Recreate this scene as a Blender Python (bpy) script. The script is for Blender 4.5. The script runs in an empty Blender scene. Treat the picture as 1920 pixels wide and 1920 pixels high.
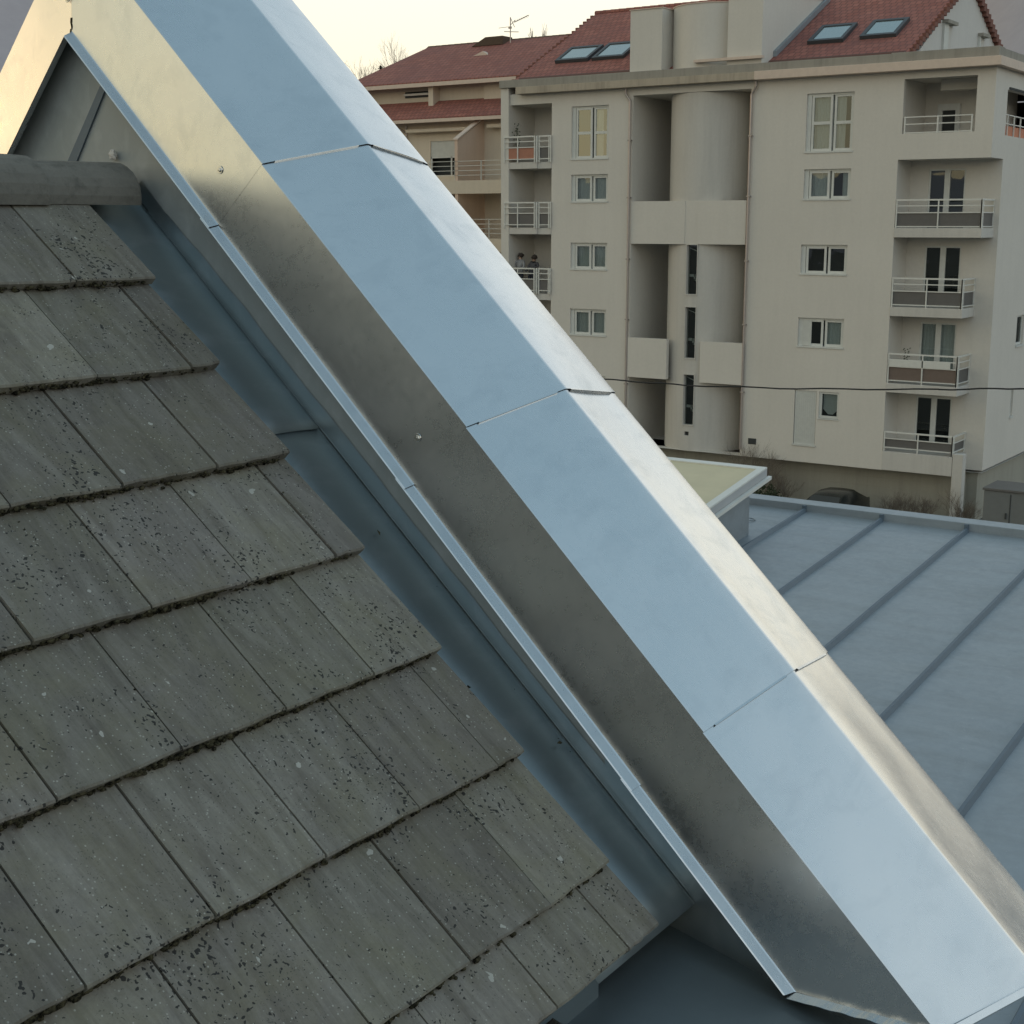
import bpy, bmesh, math, random
from math import radians as R, sin, cos, tan, pi, sqrt
from mathutils import Vector, Matrix, noise

random.seed(7)
S = bpy.context.scene
COL = S.collection

# ------------------------------------------------------------------ camera, sky, sun, exposure
AZ = R(34.6)                                   # the camera's heading against the house's walls
PITCH = math.atan(540/2650)
F = Vector((-sin(AZ)*cos(PITCH), cos(AZ)*cos(PITCH), -sin(PITCH)))
RT = Vector((cos(AZ), sin(AZ), 0))
UP = RT.cross(F)
cd = bpy.data.cameras.new('camera'); cam = bpy.data.objects.new('camera', cd); COL.objects.link(cam)
cam.matrix_world = Matrix(((RT.x, UP.x, -F.x, 0), (RT.y, UP.y, -F.y, 0), (RT.z, UP.z, -F.z, 0), (0, 0, 0, 1)))
cd.sensor_width = 36; cd.sensor_height = 36; cd.lens = 36*2650/1920
cd.clip_start = 0.05; cd.clip_end = 6000
S.camera = cam

SUN_EL = R(4.0)
SUN_DIR = Vector((-0.95, -0.32, 0)).normalized()
SUN_ROT = math.atan2(SUN_DIR.x, SUN_DIR.y)
W = bpy.data.worlds.new('World'); S.world = W; W.use_nodes = True
nt = W.node_tree; nt.nodes.clear()
def N(tree, t, **k):
    n = tree.nodes.new(t)
    for a, b in k.items(): setattr(n, a, b)
    return n
def math_node(tree, op, a, b=None, clamp=False):
    n = N(tree, 'ShaderNodeMath', operation=op, use_clamp=clamp)
    for i, v in enumerate((a, b)):
        if v is None: continue
        if isinstance(v, (int, float)): n.inputs[i].default_value = v
        else: tree.links.new(v, n.inputs[i])
    return n.outputs[0]
def ramp(tree, fac, stops, interp='LINEAR'):
    n = N(tree, 'ShaderNodeValToRGB'); n.color_ramp.interpolation = interp
    el = n.color_ramp.elements
    while len(el) > 1: el.remove(el[-1])
    el[0].position = stops[0][0]; c = stops[0][1]; el[0].color = (*c, 1) if not isinstance(c, (int, float)) else (c, c, c, 1)
    for p, c in stops[1:]:
        e = el.new(p); e.color = (*c, 1) if not isinstance(c, (int, float)) else (c, c, c, 1)
    tree.links.new(fac, n.inputs[0])
    return n.outputs[0]
tc = N(nt, 'ShaderNodeTexCoord')
nrm = N(nt, 'ShaderNodeVectorMath', operation='NORMALIZE'); nt.links.new(tc.outputs['Generated'], nrm.inputs[0])
sp = N(nt, 'ShaderNodeSeparateXYZ'); nt.links.new(nrm.outputs[0], sp.inputs[0])
sky = N(nt, 'ShaderNodeTexSky'); sky.sky_type = 'NISHITA'; sky.sun_disc = False
sky.sun_elevation = SUN_EL; sky.sun_rotation = SUN_ROT; sky.altitude = 300; sky.air_density = 1.2; sky.dust_density = 1.0
bg1 = N(nt, 'ShaderNodeBackground'); bg1.inputs[1].default_value = 0.05
nt.links.new(sky.outputs[0], bg1.inputs[0])
base = ramp(nt, sp.outputs['Z'], [(0.0, (.86, .72, .56)), (.10, (.93, .85, .68)), (.17, (.92, .88, .77)), (.28, (.78, .81, .80)),
                                  (.45, (.50, .585, .64)), (.70, (.255, .37, .445)), (1.0, (.21, .31, .38))])
dot = N(nt, 'ShaderNodeVectorMath', operation='DOT_PRODUCT'); nt.links.new(nrm.outputs[0], dot.inputs[0])
dot.inputs[1].default_value = (-.85, -.52, 0.05)
g1 = math_node(nt, 'MAXIMUM', dot.outputs['Value'], 0.0)
g2 = math_node(nt, 'POWER', g1, 1.6)
gold = N(nt, 'ShaderNodeMix', data_type='RGBA'); gold.blend_type = 'MIX'
nt.links.new(g2, gold.inputs[0]); nt.links.new(base, gold.inputs[6]); gold.inputs[7].default_value = (.56, .51, .34, 1)
bg2 = N(nt, 'ShaderNodeBackground'); nt.links.new(gold.outputs[2], bg2.inputs[0]); bg2.inputs[1].default_value = 1.0
ad = N(nt, 'ShaderNodeAddShader'); nt.links.new(bg1.outputs[0], ad.inputs[0]); nt.links.new(bg2.outputs[0], ad.inputs[1])
wo = N(nt, 'ShaderNodeOutputWorld'); nt.links.new(ad.outputs[0], wo.inputs[0])

sd = bpy.data.lights.new('sun', 'SUN'); sd.energy = 0.15; sd.angle = R(12); sd.color = (1, .74, .52)
so = bpy.data.objects.new('sun', sd); COL.objects.link(so)
sv = Vector((SUN_DIR.x*cos(SUN_EL), SUN_DIR.y*cos(SUN_EL), sin(SUN_EL)))
so.rotation_euler = sv.to_track_quat('Z', 'Y').to_euler(); so.location = (0, 0, 40)
S.view_settings.view_transform = 'Standard'; S.view_settings.look = 'None'
S.view_settings.exposure = 0.18; S.view_settings.gamma = 1; S.view_settings.use_curve_mapping = False
S.render.resolution_x = 1024; S.render.resolution_y = 1024
S.render.engine = 'CYCLES'

# ------------------------------------------------------------------ mesh helpers
class MB:
    def __init__(s): s.v = []; s.f = []
    def add(s, vs, fs):
        o = len(s.v); s.v += [tuple(v) for v in vs]; s.f += [tuple(i+o for i in f) for f in fs]; return s
    def box(s, x0, x1, y0, y1, z0, z1):
        return s.add([(x, y, z) for x in (x0, x1) for y in (y0, y1) for z in (z0, z1)],
                     [(0, 1, 3, 2), (4, 6, 7, 5), (0, 4, 5, 1), (2, 3, 7, 6), (0, 2, 6, 4), (1, 5, 7, 3)])
    def quad(s, *p): return s.add(p, [tuple(range(len(p)))])
    def tube(s, a, b, r0, r1=None, n=8, cap=True):
        a = Vector(a); b = Vector(b); r1 = r0 if r1 is None else r1
        d = (b-a).normalized(); x = d.orthogonal().normalized(); y = d.cross(x)
        vs = [a+(x*cos(t)+y*sin(t))*r0 for t in [2*pi*i/n for i in range(n)]]+[b+(x*cos(t)+y*sin(t))*r1 for t in [2*pi*i/n for i in range(n)]]
        fs = [(i, (i+1) % n, n+(i+1) % n, n+i) for i in range(n)]
        if cap: fs += [tuple(range(n))[::-1], tuple(range(n, 2*n))]
        return s.add(vs, fs)
    def prism(s, poly, h):            # polygon of 3D points extruded by vector h
        n = len(poly); h = Vector(h); a = [Vector(p) for p in poly]
        return s.add(a+[p+h for p in a], [tuple(range(n))[::-1], tuple(range(n, 2*n))]+[(i, (i+1) % n, n+(i+1) % n, n+i) for i in range(n)])
def rootloc(o):
    v = Vector((0, 0, 0))
    while o is not None: v += o.location; o = o.parent
    return v
def obj(name, mb, mat, parent=None, bevel=0, smooth=False, seg=2):
    L = rootloc(parent)
    me = bpy.data.meshes.new(name); me.from_pydata([tuple(Vector(v)-L) for v in mb.v], [], mb.f)
    bm = bmesh.new(); bm.from_mesh(me); bmesh.ops.recalc_face_normals(bm, faces=bm.faces); bm.to_mesh(me); bm.free()
    o = bpy.data.objects.new(name, me); COL.objects.link(o); me.materials.append(mat)
    if parent: o.parent = parent
    if smooth:
        for p in me.polygons: p.use_smooth = True
    if bevel:
        b = o.modifiers.new('bevel', 'BEVEL'); b.width = bevel; b.segments = seg; b.limit_method = 'ANGLE'; b.angle_limit = R(35)
        b.harden_normals = False
    return o
def thing(name, label, cat, loc=(0, 0, 0), group=None):
    o = bpy.data.objects.new(name, None); COL.objects.link(o); o.location = loc; o.empty_display_size = .3
    return tag(o, label, cat, group)
def tag(o, label, cat, group=None):
    o['label'] = label; o['category'] = cat
    if group: o['group'] = group
    return o
def struct(o, kind='structure'): o['kind'] = kind; return o
def holes(mb, plane, x0, x1, z0, z1, hs, depth, axis='y', sgn=1):
    """wall sheet with rectangular openings; reveals go back by depth"""
    xs = sorted({x0, x1, *[h[0] for h in hs], *[h[1] for h in hs]}); zs = sorted({z0, z1, *[h[2] for h in hs], *[h[3] for h in hs]})
    P = (lambda x, z, d=0: (x, plane+d, z)) if axis == 'y' else (lambda x, z, d=0: (plane-d*sgn, x, z))
    for i in range(len(xs)-1):
        for j in range(len(zs)-1):
            cx = (xs[i]+xs[i+1])/2; cz = (zs[j]+zs[j+1])/2
            if any(h[0] < cx < h[1] and h[2] < cz < h[3] for h in hs): continue
            mb.quad(P(xs[i], zs[j]), P(xs[i+1], zs[j]), P(xs[i+1], zs[j+1]), P(xs[i], zs[j+1]))
    for h in hs:
        d = h[4] if len(h) > 4 else depth
        a, b, c, e = h[:4]
        mb.quad(P(a, c), P(a, e), P(a, e, d), P(a, c, d)); mb.quad(P(b, c), P(b, e), P(b, e, d), P(b, c, d))
        mb.quad(P(a, c), P(b, c), P(b, c, d), P(a, c, d)); mb.quad(P(a, e), P(b, e), P(b, e, d), P(a, e, d))
    return mb

# ------------------------------------------------------------------ materials
def mat(name, build):
    m = bpy.data.materials.new(name); m.use_nodes = True; t = m.node_tree
    b = t.nodes['Principled BSDF']; build(t, b); return m
def coords(t, scale=1.0, rot=None, vec='Object', sc3=None):
    c = N(t, 'ShaderNodeTexCoord'); mp = N(t, 'ShaderNodeMapping')
    mp.inputs['Scale'].default_value = sc3 if sc3 else (scale,)*3
    if rot: mp.inputs['Rotation'].default_value = rot
    t.links.new(c.outputs[vec], mp.inputs[0]); return mp.outputs[0]
def noi(t, vec, scale, detail=4, rough=.55, dist=0):
    n = N(t, 'ShaderNodeTexNoise'); n.inputs['Scale'].default_value = scale; n.inputs['Detail'].default_value = detail
    n.inputs['Roughness'].default_value = rough; n.inputs['Distortion'].default_value = dist
    t.links.new(vec, n.inputs['Vector']); return n.outputs['Fac']
def mixc(t, fac, a, b, mode='MIX'):
    n = N(t, 'ShaderNodeMix', data_type='RGBA'); n.blend_type = mode
    for i, v in ((0, fac), (6, a), (7, b)):
        if isinstance(v, (int, float)): n.inputs[i].default_value = v
        elif isinstance(v, tuple): n.inputs[i].default_value = (*v, 1)
        else: t.links.new(v, n.inputs[i])
    return n.outputs[2]
def bump(t, b, h, strength, dist=.01, prev=None):
    n = N(t, 'ShaderNodeBump'); n.inputs['Strength'].default_value = strength; n.inputs['Distance'].default_value = dist
    t.links.new(h, n.inputs['Height'])
    if prev: t.links.new(prev, n.inputs['Normal'])
    t.links.new(n.outputs[0], b.inputs['Normal']); return n.outputs[0]
def plain(name, c, rough=.6, metal=0, var=.12, sc=6, spec=.4):
    def f(t, b):
        v = coords(t); n = noi(t, v, sc, 5)
        col = mixc(t, n, tuple(x*(1-var) for x in c), tuple(min(1, x*(1+var)) for x in c))
        t.links.new(col, b.inputs['Base Color']); b.inputs['Roughness'].default_value = rough; b.inputs['Metallic'].default_value = metal
        b.inputs['Specular IOR Level'].default_value = spec
        bump(t, b, noi(t, v, sc*12, 3), .08, .005)
    return mat(name, f)

def new_zinc(t, b, c0=(.645, .67, .685), c1=(.755, .77, .78), r0=.22, r1=.34, smu=.30, fb=.018):
    v = coords(t); v2 = coords(t, sc3=(1, 1.4, 1))
    big = noi(t, v, 2.2, 5, .6, .4); fine = noi(t, v2, 38, 6, .7); spot = noi(t, coords(t, sc3=(2.4, 1, 1.6)), 6, 4, .6, .5)
    col = mixc(t, big, c0, c1)
    smud = ramp(t, spot, [(.0, 0.0), (.50, 0.0), (.72, smu), (1, smu)])
    col = mixc(t, smud, col, (.50, .54, .57))
    t.links.new(col, b.inputs['Base Color']); b.inputs['Metallic'].default_value = 1
    rr = N(t, 'ShaderNodeMapRange'); t.links.new(mixc(t, .5, big, fine), rr.inputs[0]); rr.inputs[1].default_value = .3; rr.inputs[2].default_value = .7
    rr.inputs[3].default_value = r0; rr.inputs[4].default_value = r1
    t.links.new(math_node(t, 'ADD', rr.outputs[0], math_node(t, 'MULTIPLY', smud, .05)), b.inputs['Roughness'])
    p = bump(t, b, noi(t, v, 1.7, 2, .4), .55, .02)
    bump(t, b, fine, fb, .002, p)
M = {}
M['zinc_new'] = mat('new_zinc', new_zinc)
M['zinc_strip'] = mat('new_zinc_scuffed', lambda t, b: new_zinc(t, b, (.70, .71, .72), (.82, .83, .83), .20, .32, .35, .012))
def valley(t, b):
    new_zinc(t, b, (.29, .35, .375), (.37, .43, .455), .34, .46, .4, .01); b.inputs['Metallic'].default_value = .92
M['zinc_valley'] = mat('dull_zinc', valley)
def wallzinc(t, b):
    new_zinc(t, b, (.25, .285, .295), (.36, .40, .41), .5, .65, .3, .03); b.inputs['Metallic'].default_value = .25
M['zinc_wall'] = mat('weathered_zinc_sheet', wallzinc)
def roofzinc(t, b):
    v = coords(t); big = noi(t, v, 1.1, 6, .6, .6); fine = noi(t, v, 22, 6, .7)
    st = noi(t, coords(t, sc3=(1.2, 5, 5)), 1.4, 6, .65)
    col = mixc(t, big, (.26, .30, .335), (.33, .37, .40)); col = mixc(t, ramp(t, st, [(.45, 0.), (.66, .35)]), col, (.22, .245, .25))
    col = mixc(t, ramp(t, noi(t, v, 3.2, 7, .7, 1.0), [(.5, 0.), (.6, .12), (.64, .0)]), col, (.15, .17, .18))
    col = mixc(t, ramp(t, noi(t, v, 60, 2), [(.70, 0.), (.76, .5)]), col, (.42, .46, .50))
    t.links.new(col, b.inputs['Base Color']); b.inputs['Metallic'].default_value = .35
    t.links.new(ramp(t, fine, [(.3, .42), (.7, .6)]), b.inputs['Roughness'])
    p = bump(t, b, big, .3, .02); bump(t, b, fine, .06, .003, p)
M['zinc_roof'] = mat('patinated_zinc', roofzinc)
M['seam'] = plain('dark_zinc_seam', (.13, .17, .21), .55, .3)
def tiles(t, b):
    v = coords(t)
    at = N(t, 'ShaderNodeAttribute'); at.attribute_name = 'tile_tone'
    big = noi(t, v, 2.6, 6, .6); streak = noi(t, coords(t, sc3=(1.8, 11, 1.8)), 1.5, 8, .72, .9); fine = noi(t, v, 150, 4, .8)
    col = mixc(t, big, (.094, .087, .075), (.154, .140, .118))
    col = mixc(t, ramp(t, streak, [(.36, .0), (.66, .8)]), col, (.245, .235, .21))
    col = mixc(t, ramp(t, noi(t, v, 5.5, 6, .65, .5), [(.42, 0.), (.7, .5)]), col, (.17, .16, .10))
    col = mixc(t, .75, col, at.outputs['Color'], 'MULTIPLY')
    col = mixc(t, .55, col, mixc(t, fine, (.6, .6, .6), (1.4, 1.4, 1.4)), 'MULTIPLY')
    col = mixc(t, .5, col, mixc(t, noi(t, v, 38, 5, .7), (.55, .56, .55), (1.45, 1.44, 1.42)), 'MULTIPLY')
    # black lichen spots, denser in patches
    vo = N(t, 'ShaderNodeTexVoronoi'); vo.inputs['Scale'].default_value = 72
    wv = N(t, 'ShaderNodeVectorMath', operation='ADD'); nn = N(t, 'ShaderNodeTexNoise'); nn.inputs['Scale'].default_value = 45; t.links.new(v, nn.inputs['Vector'])
    sc = N(t, 'ShaderNodeVectorMath', operation='SCALE'); sc.inputs['Scale'].default_value = .034; t.links.new(nn.outputs['Color'], sc.inputs[0])
    t.links.new(v, wv.inputs[0]); t.links.new(sc.outputs[0], wv.inputs[1]); t.links.new(wv.outputs[0], vo.inputs['Vector'])
    patch = ramp(t, noi(t, v, 4.6, 7, .75, .6), [(.40, 0.), (.66, 1.)])
    sx = N(t, 'ShaderNodeSeparateXYZ'); t.links.new(v, sx.inputs[0])
    side = N(t, 'ShaderNodeMapRange'); t.links.new(sx.outputs['Y'], side.inputs[0]); side.inputs[1].default_value = 2.55; side.inputs[2].default_value = 1.7
    v2n = N(t, 'ShaderNodeTexVoronoi'); v2n.inputs['Scale'].default_value = 130; t.links.new(wv.outputs[0], v2n.inputs['Vector'])
    sm_ = math_node(t, 'MULTIPLY', math_node(t, 'LESS_THAN', v2n.outputs['Distance'], .22), ramp(t, noi(t, v, 9, 4, .7), [(.48, 0.), (.56, 1.)]))
    col = mixc(t, math_node(t, 'MULTIPLY', sm_, math_node(t, 'MULTIPLY', side.outputs[0], .55, True)), col, (.03, .032, .028))
    th = math_node(t, 'MULTIPLY', math_node(t, 'MULTIPLY', patch, side.outputs[0], True), .37)
    spot = math_node(t, 'LESS_THAN', vo.outputs['Distance'], th)
    col = mixc(t, math_node(t, 'MULTIPLY', spot, .93), col, (.012, .012, .011))
    # pale grains
    vp = N(t, 'ShaderNodeTexVoronoi'); vp.inputs['Scale'].default_value = 85; t.links.new(v, vp.inputs['Vector'])
    gl = math_node(t, 'MULTIPLY', math_node(t, 'LESS_THAN', vp.outputs['Distance'], .17), ramp(t, noi(t, v, 60, 2), [(.44, 0.), (.54, 1.)]))
    col = mixc(t, math_node(t, 'MULTIPLY', gl, .6), col, (.42, .42, .38))
    vq = N(t, 'ShaderNodeTexVoronoi'); vq.inputs['Scale'].default_value = 9; t.links.new(wv.outputs[0], vq.inputs['Vector'])
    col = mixc(t, math_node(t, 'MULTIPLY', math_node(t, 'LESS_THAN', vq.outputs['Distance'], .065), .7), col, (.46, .46, .42))
    t.links.new(col, b.inputs['Base Color']); b.inputs['Roughness'].default_value = .72; b.inputs['Specular IOR Level'].default_value = .45
    p = bump(t, b, noi(t, v, 12, 5), .25, .01); bump(t, b, fine, .5, .0025, p)
M['tile'] = mat('concrete_tile', tiles)
def ridgem(t, b):
    v = coords(t); n = noi(t, v, 5, 6, .65, .5); fine = noi(t, v, 120, 4, .8)
    col = mixc(t, n, (.10, .10, .088), (.215, .205, .18)); col = mixc(t, ramp(t, noi(t, v, 16, 6, .7), [(.5, 0.), (.7, .6)]), col, (.06, .06, .052))
    col = mixc(t, .5, col, mixc(t, fine, (.6, .6, .6), (1.4, 1.4, 1.4)), 'MULTIPLY')
    t.links.new(col, b.inputs['Base Color']); b.inputs['Roughness'].default_value = .85; bump(t, b, fine, .5, .003)
M['ridge'] = mat('ridge_concrete', ridgem)
M['edge_shadow'] = plain('joint_shadow_edge', (.03, .032, .035), .7)  # sheet rims coloured near black: the gap shadow at the joints painted in
def moss(t, b):
    v = coords(t); n = noi(t, v, 60, 5, .7)
    t.links.new(mixc(t, ramp(t, n, [(.42, 0.), (.6, 1.)]), (.010, .010, .007), (.085, .078, .048)), b.inputs['Base Color']); b.inputs['Roughness'].default_value = 1
    b.inputs['Specular IOR Level'].default_value = .1; bump(t, b, n, 1, .006)
M['moss'] = mat('dark_moss', moss)
def render_wall(name, c, streaky=.3):
    def f(t, b):
        v = coords(t); big = noi(t, v, .35, 5, .6); fine = noi(t, v, 9, 5, .7)
        st = noi(t, coords(t, sc3=(2.5, 2.5, .18)), 1.2, 6, .7)
        col = mixc(t, big, tuple(x*.90 for x in c), tuple(min(1, x*1.07) for x in c))
        col = mixc(t, ramp(t, st, [(.45, 0.), (.75, streaky)]), col, tuple(x*.62 for x in c))
        col = mixc(t, .35, col, mixc(t, fine, (.8, .8, .8), (1.2, 1.2, 1.2)), 'MULTIPLY')
        t.links.new(col, b.inputs['Base Color']); b.inputs['Roughness'].default_value = .9; b.inputs['Specular IOR Level'].default_value = .2
        bump(t, b, noi(t, v, 40, 4), .25, .01)
    return mat(name, f)
M['render'] = render_wall('beige_render', (.66, .63, .575), .10)
M['render_side'] = render_wall('grey_render', (.62, .60, .57), .14)
M['render_warm'] = render_wall('peach_render', (.70, .54, .43), .15)
M['render_cream'] = render_wall('cream_render', (.66, .58, .47), .15)
M['concrete'] = render_wall('weathered_concrete', (.34, .32, .28), .6)
M['basement'] = render_wall('basement_concrete', (.36, .35, .30), .4)
M['balcony'] = render_wall('balcony_concrete', (.58, .56, .52), .3)
M['white'] = plain('white_painted_metal', (.66, .66, .62), .45)
M['white_pvc'] = plain('white_plastic', (.62, .63, .60), .4)
M['fascia'] = plain('pale_fascia_board', (.66, .54, .45), .7)
M['fascia_old'] = render_wall('weathered_fascia', (.46, .40, .32), .9)
M['pipe'] = plain('zinc_pipe', (.42, .38, .36), .42, .6)
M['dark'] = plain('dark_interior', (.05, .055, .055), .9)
M['panel'] = plain('grey_balcony_panel', (.13, .125, .12), .6)
M['panel_brown'] = plain('brown_balcony_panel', (.17, .13, .11), .7)
M['terracotta'] = plain('terracotta_planter', (.40, .19, .13), .8)
M['curtain'] = plain('net_curtain', (.66, .67, .65), .9, 0, .15, 14)
M['shutter'] = plain('white_roller_shutter', (.56, .57, .54), .6)
M['black'] = plain('black_rubber', (.02, .02, .02), .6)
M['steel'] = plain('bright_screw_steel', (.7, .7, .68), .25, 1)
M['car'] = plain('dark_car_paint', (.015, .02, .02), .25, .3, .1, 2, .6)
M['plant'] = plain('dull_foliage', (.06, .075, .04), .9)
M['bark'] = plain('bare_bark', (.19, .16, .13), .95)
M['conifer'] = plain('dark_needles', (.035, .045, .022), .95)
M['skin'] = plain('skin', (.42, .28, .21), .6)
M['hair'] = plain('dark_hair', (.04, .03, .025), .8)
M['cloth'] = plain('grey_clothing', (.10, .10, .11), .9)
M['cloth_pale'] = plain('pale_clothing', (.28, .28, .29), .9)
def glass(t, b):
    t.nodes.remove(b); out = t.nodes['Material Output']
    gl = N(t, 'ShaderNodeBsdfGlossy'); gl.inputs['Roughness'].default_value = .02; gl.inputs['Color'].default_value = (.8, .85, .85, 1)
    tr = N(t, 'ShaderNodeBsdfTransparent'); tr.inputs[0].default_value = (.62, .68, .68, 1)
    lw = N(t, 'ShaderNodeLayerWeight'); lw.inputs['Blend'].default_value = .35
    mx = N(t, 'ShaderNodeMixShader')
    t.links.new(math_node(t, 'ADD', math_node(t, 'MULTIPLY', lw.outputs['Fresnel'], .5), .09, True), mx.inputs[0])
    bu = N(t, 'ShaderNodeBump'); bu.inputs['Strength'].default_value = .12; bu.inputs['Distance'].default_value = .05
    t.links.new(noi(t, coords(t), 1.2, 1), bu.inputs['Height']); t.links.new(bu.outputs[0], gl.inputs['Normal'])
    t.links.new(tr.outputs[0], mx.inputs[1]); t.links.new(gl.outputs[0], mx.inputs[2]); t.links.new(mx.outputs[0], out.inputs[0])
M['glass'] = mat('window_glass', glass)
def glass2(t, b):
    glass(t, b)
    for n in t.nodes:
        if n.type == 'MATH' and n.operation == 'ADD': n.inputs[1].default_value = .24
M['glass_bright'] = mat('mirror_bright_glass', glass2)
M['skyglass'] = plain('skylight_glass', (.36, .42, .41), .12, .7, .05)
def redtile(t, b):
    v = coords(t)
    br = N(t, 'ShaderNodeTexBrick'); br.offset = .5
    cxyz = N(t, 'ShaderNodeSeparateXYZ'); t.links.new(coords(t), cxyz.inputs[0])
    cb = N(t, 'ShaderNodeCombineXYZ'); t.links.new(cxyz.outputs['X'], cb.inputs[0]); t.links.new(math_node(t, 'MULTIPLY', cxyz.outputs['Z'], 2.16), cb.inputs[1])
    t.links.new(cb.outputs[0], br.inputs['Vector']); br.inputs['Scale'].default_value = 1
    br.inputs['Brick Width'].default_value = .25; br.inputs['Row Height'].default_value = .34; br.inputs['Mortar Size'].default_value = .028
    br.inputs['Mortar Smooth'].default_value = .6
    br.inputs['Color1'].default_value = (.29, .10, .072, 1); br.inputs['Color2'].default_value = (.39, .15, .11, 1); br.inputs['Mortar'].default_value = (.15, .062, .05, 1)
    n = noi(t, v, .5, 6, .65); n2 = noi(t, coords(t, sc3=(.5, .5, 3)), 1.5, 5, .7)
    col = mixc(t, ramp(t, n, [(.35, 0.), (.72, .6)]), br.outputs['Color'], (.20, .085, .08))
    col = mixc(t, ramp(t, n2, [(.5, 0.), (.8, .45)]), col, (.13, .07, .065))
    t.links.new(col, b.inputs['Base Color']); b.inputs['Roughness'].default_value = .85
    bump(t, b, br.outputs['Fac'], -.8, .04)
M['redtile'] = mat('red_roof_tile', redtile)
M['verge'] = plain('mossy_verge_tile', (.20, .09, .07), .9, 0, .35, 3)
def ground(t, b):
    v = coords(t); n = noi(t, v, .25, 6, .6)
    t.links.new(mixc(t, n, (.06, .06, .055), (.12, .115, .10)), b.inputs['Base Color']); b.inputs['Roughness'].default_value = .95
M['ground'] = mat('asphalt_ground', ground)
def hill(t, b):
    v = coords(t); n = noi(t, v, .012, 8, .7); n2 = noi(t, v, .12, 6, .8)
    col = mixc(t, n, (.42, .375, .39), (.48, .44, .45)); col = mixc(t, ramp(t, n2, [(.3, 0.), (.8, .5)]), col, (.35, .31, .33))  # colours paled: distance haze is put into the hillside colour
    t.links.new(col, b.inputs['Base Color']); b.inputs['Roughness'].default_value = 1; b.inputs['Specular IOR Level'].default_value = 0
M['hill'] = mat('hazed_winter_hillside', hill)

# ------------------------------------------------------------------ ground and hills
GZ = -10.75
o = obj('ground', MB().quad((-1500, -1500, GZ), (1500, -1500, GZ), (1500, 1500, GZ), (-1500, 1500, GZ)), M['ground']); struct(o)
def elev_at(a):      # a: degrees clockwise from the camera heading; height of the skyline in degrees
    pts = [(-180, 4), (-150, 3), (-125, 2.5), (-100, 2.5), (-70, 5), (-45, 10), (-24, 12.5), (-17, 10), (-12, 3.5), (0, 2.5), (8, 3), (14, 5), (17, 9), (19, 13), (22, 12), (27, 5), (42, 4), (60, 4), (90, 6), (130, 5), (180, 4)]
    for (p, q), (r_, s_) in zip(pts, pts[1:]):
        if p <= a <= r_:
            f = (a-p)/(r_-p); f = f*f*(3-2*f); return q+(s_-q)*f
    return 4
mb = MB(); NA, NR = 240, 14
for i in range(NA):
    a = -180+360*i/NA
    ang = R(a); dx = F.xy.normalized(); d = Vector((dx.x*cos(ang)+dx.y*sin(ang), dx.y*cos(ang)-dx.x*sin(ang)))
    e = elev_at(a)
    for j in range(NR):
        rr = 420+j*45; hmax = tan(R(e))*1000
        f = min(1, j/(NR-2)); hh = hmax*f*f*(3-2*f)+noise.fractal(Vector((d.x*rr*.012, d.y*rr*.012, 0)), .8, 2.1, 5)*14*f
        mb.v.append((d.x*rr, d.y*rr, GZ-3+hh))
for i in range(NA):
    for j in range(NR-1):
        mb.f.append((i*NR+j, ((i+1) % NA)*NR+j, ((i+1) % NA)*NR+j+1, i*NR+j+1))
struct(obj('hills', mb, M['hill'], smooth=True))

# ------------------------------------------------------------------ the house in front: roof, wall, valley gutter, coping
CU = Vector((-.7431, 0, .6691))            # up the tiled slope
CN = Vector((.6691, 0, .7431))             # out of it
O0 = CN*(-2.15)+Vector((0, 0, 0))
def rp(w, b, n=0): return O0+CU*b+CN*n+Vector((0, w, 0))       # point on the tiled slope
house = thing('house', 'near house with grey tiled roof and shiny zinc coping on its gable', 'house', (-2.4, 1.5, -3.2))
rows = [0, .179, .511, .843, 1.175, 1.507, 1.839, 2.172]
TH = .026; TILT = .030/.33
mb = MB(); tones = []
for ri, b0 in enumerate(rows):
    b1 = (rows[ri+1] if ri+1 < len(rows) else 2.52)+.05
    odd = ri % 2 == 0
    j0 = 2.58 if odd else 2.43
    if ri == 0: j0 = 2.555
    edges = [2.695+random.uniform(-.006, .006)]; x = j0
    while x > -1.6: edges.append(x+random.uniform(-.004, .004)); x -= .30
    for w1, w0 in zip(edges, edges[1:]):
        g = .0022+random.random()*.0015
        tone = random.uniform(.74, 1.22); skew = random.uniform(-.005, .005); lift = random.uniform(-.002, .003)
        top = []
        NW = 6
        vs = []
        for k in range(NW+1):                               # slightly irregular front edge
            ww = w0+g+(w1-w0-2*g)*k/NW; e = random.uniform(-.0022, .0022)+skew*(k/NW-.5)
            # bottom row of four: front lower, front arris, front top, back top
            vs += [rp(ww, b0+e+.002, -TH), rp(ww, b0+e, -.004+lift), rp(ww, b0+e+.005, 0+lift), rp(ww, b1, -(b1-b0)*TILT+lift*.5), rp(ww, b1, -(b1-b0)*TILT-TH)]
        fs = []
        for k in range(NW):
            for q in range(4): fs.append((k*5+q, (k+1)*5+q, (k+1)*5+q+1, k*5+q+1))
        fs.append(tuple(range(5))); fs.append(tuple(NW*5+q for q in range(5))[::-1])
        mb.add(vs, fs); tones += [(tone, tone*random.uniform(.98, 1.02), tone*random.uniform(.95, 1.03))]*len(vs)
to = obj('roof_tiles', mb, M['tile'], house)
ca = to.data.color_attributes.new('tile_tone', 'FLOAT_COLOR', 'POINT')
for i, c in enumerate(tones): ca.data[i].color = (*c, 1)
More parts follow.
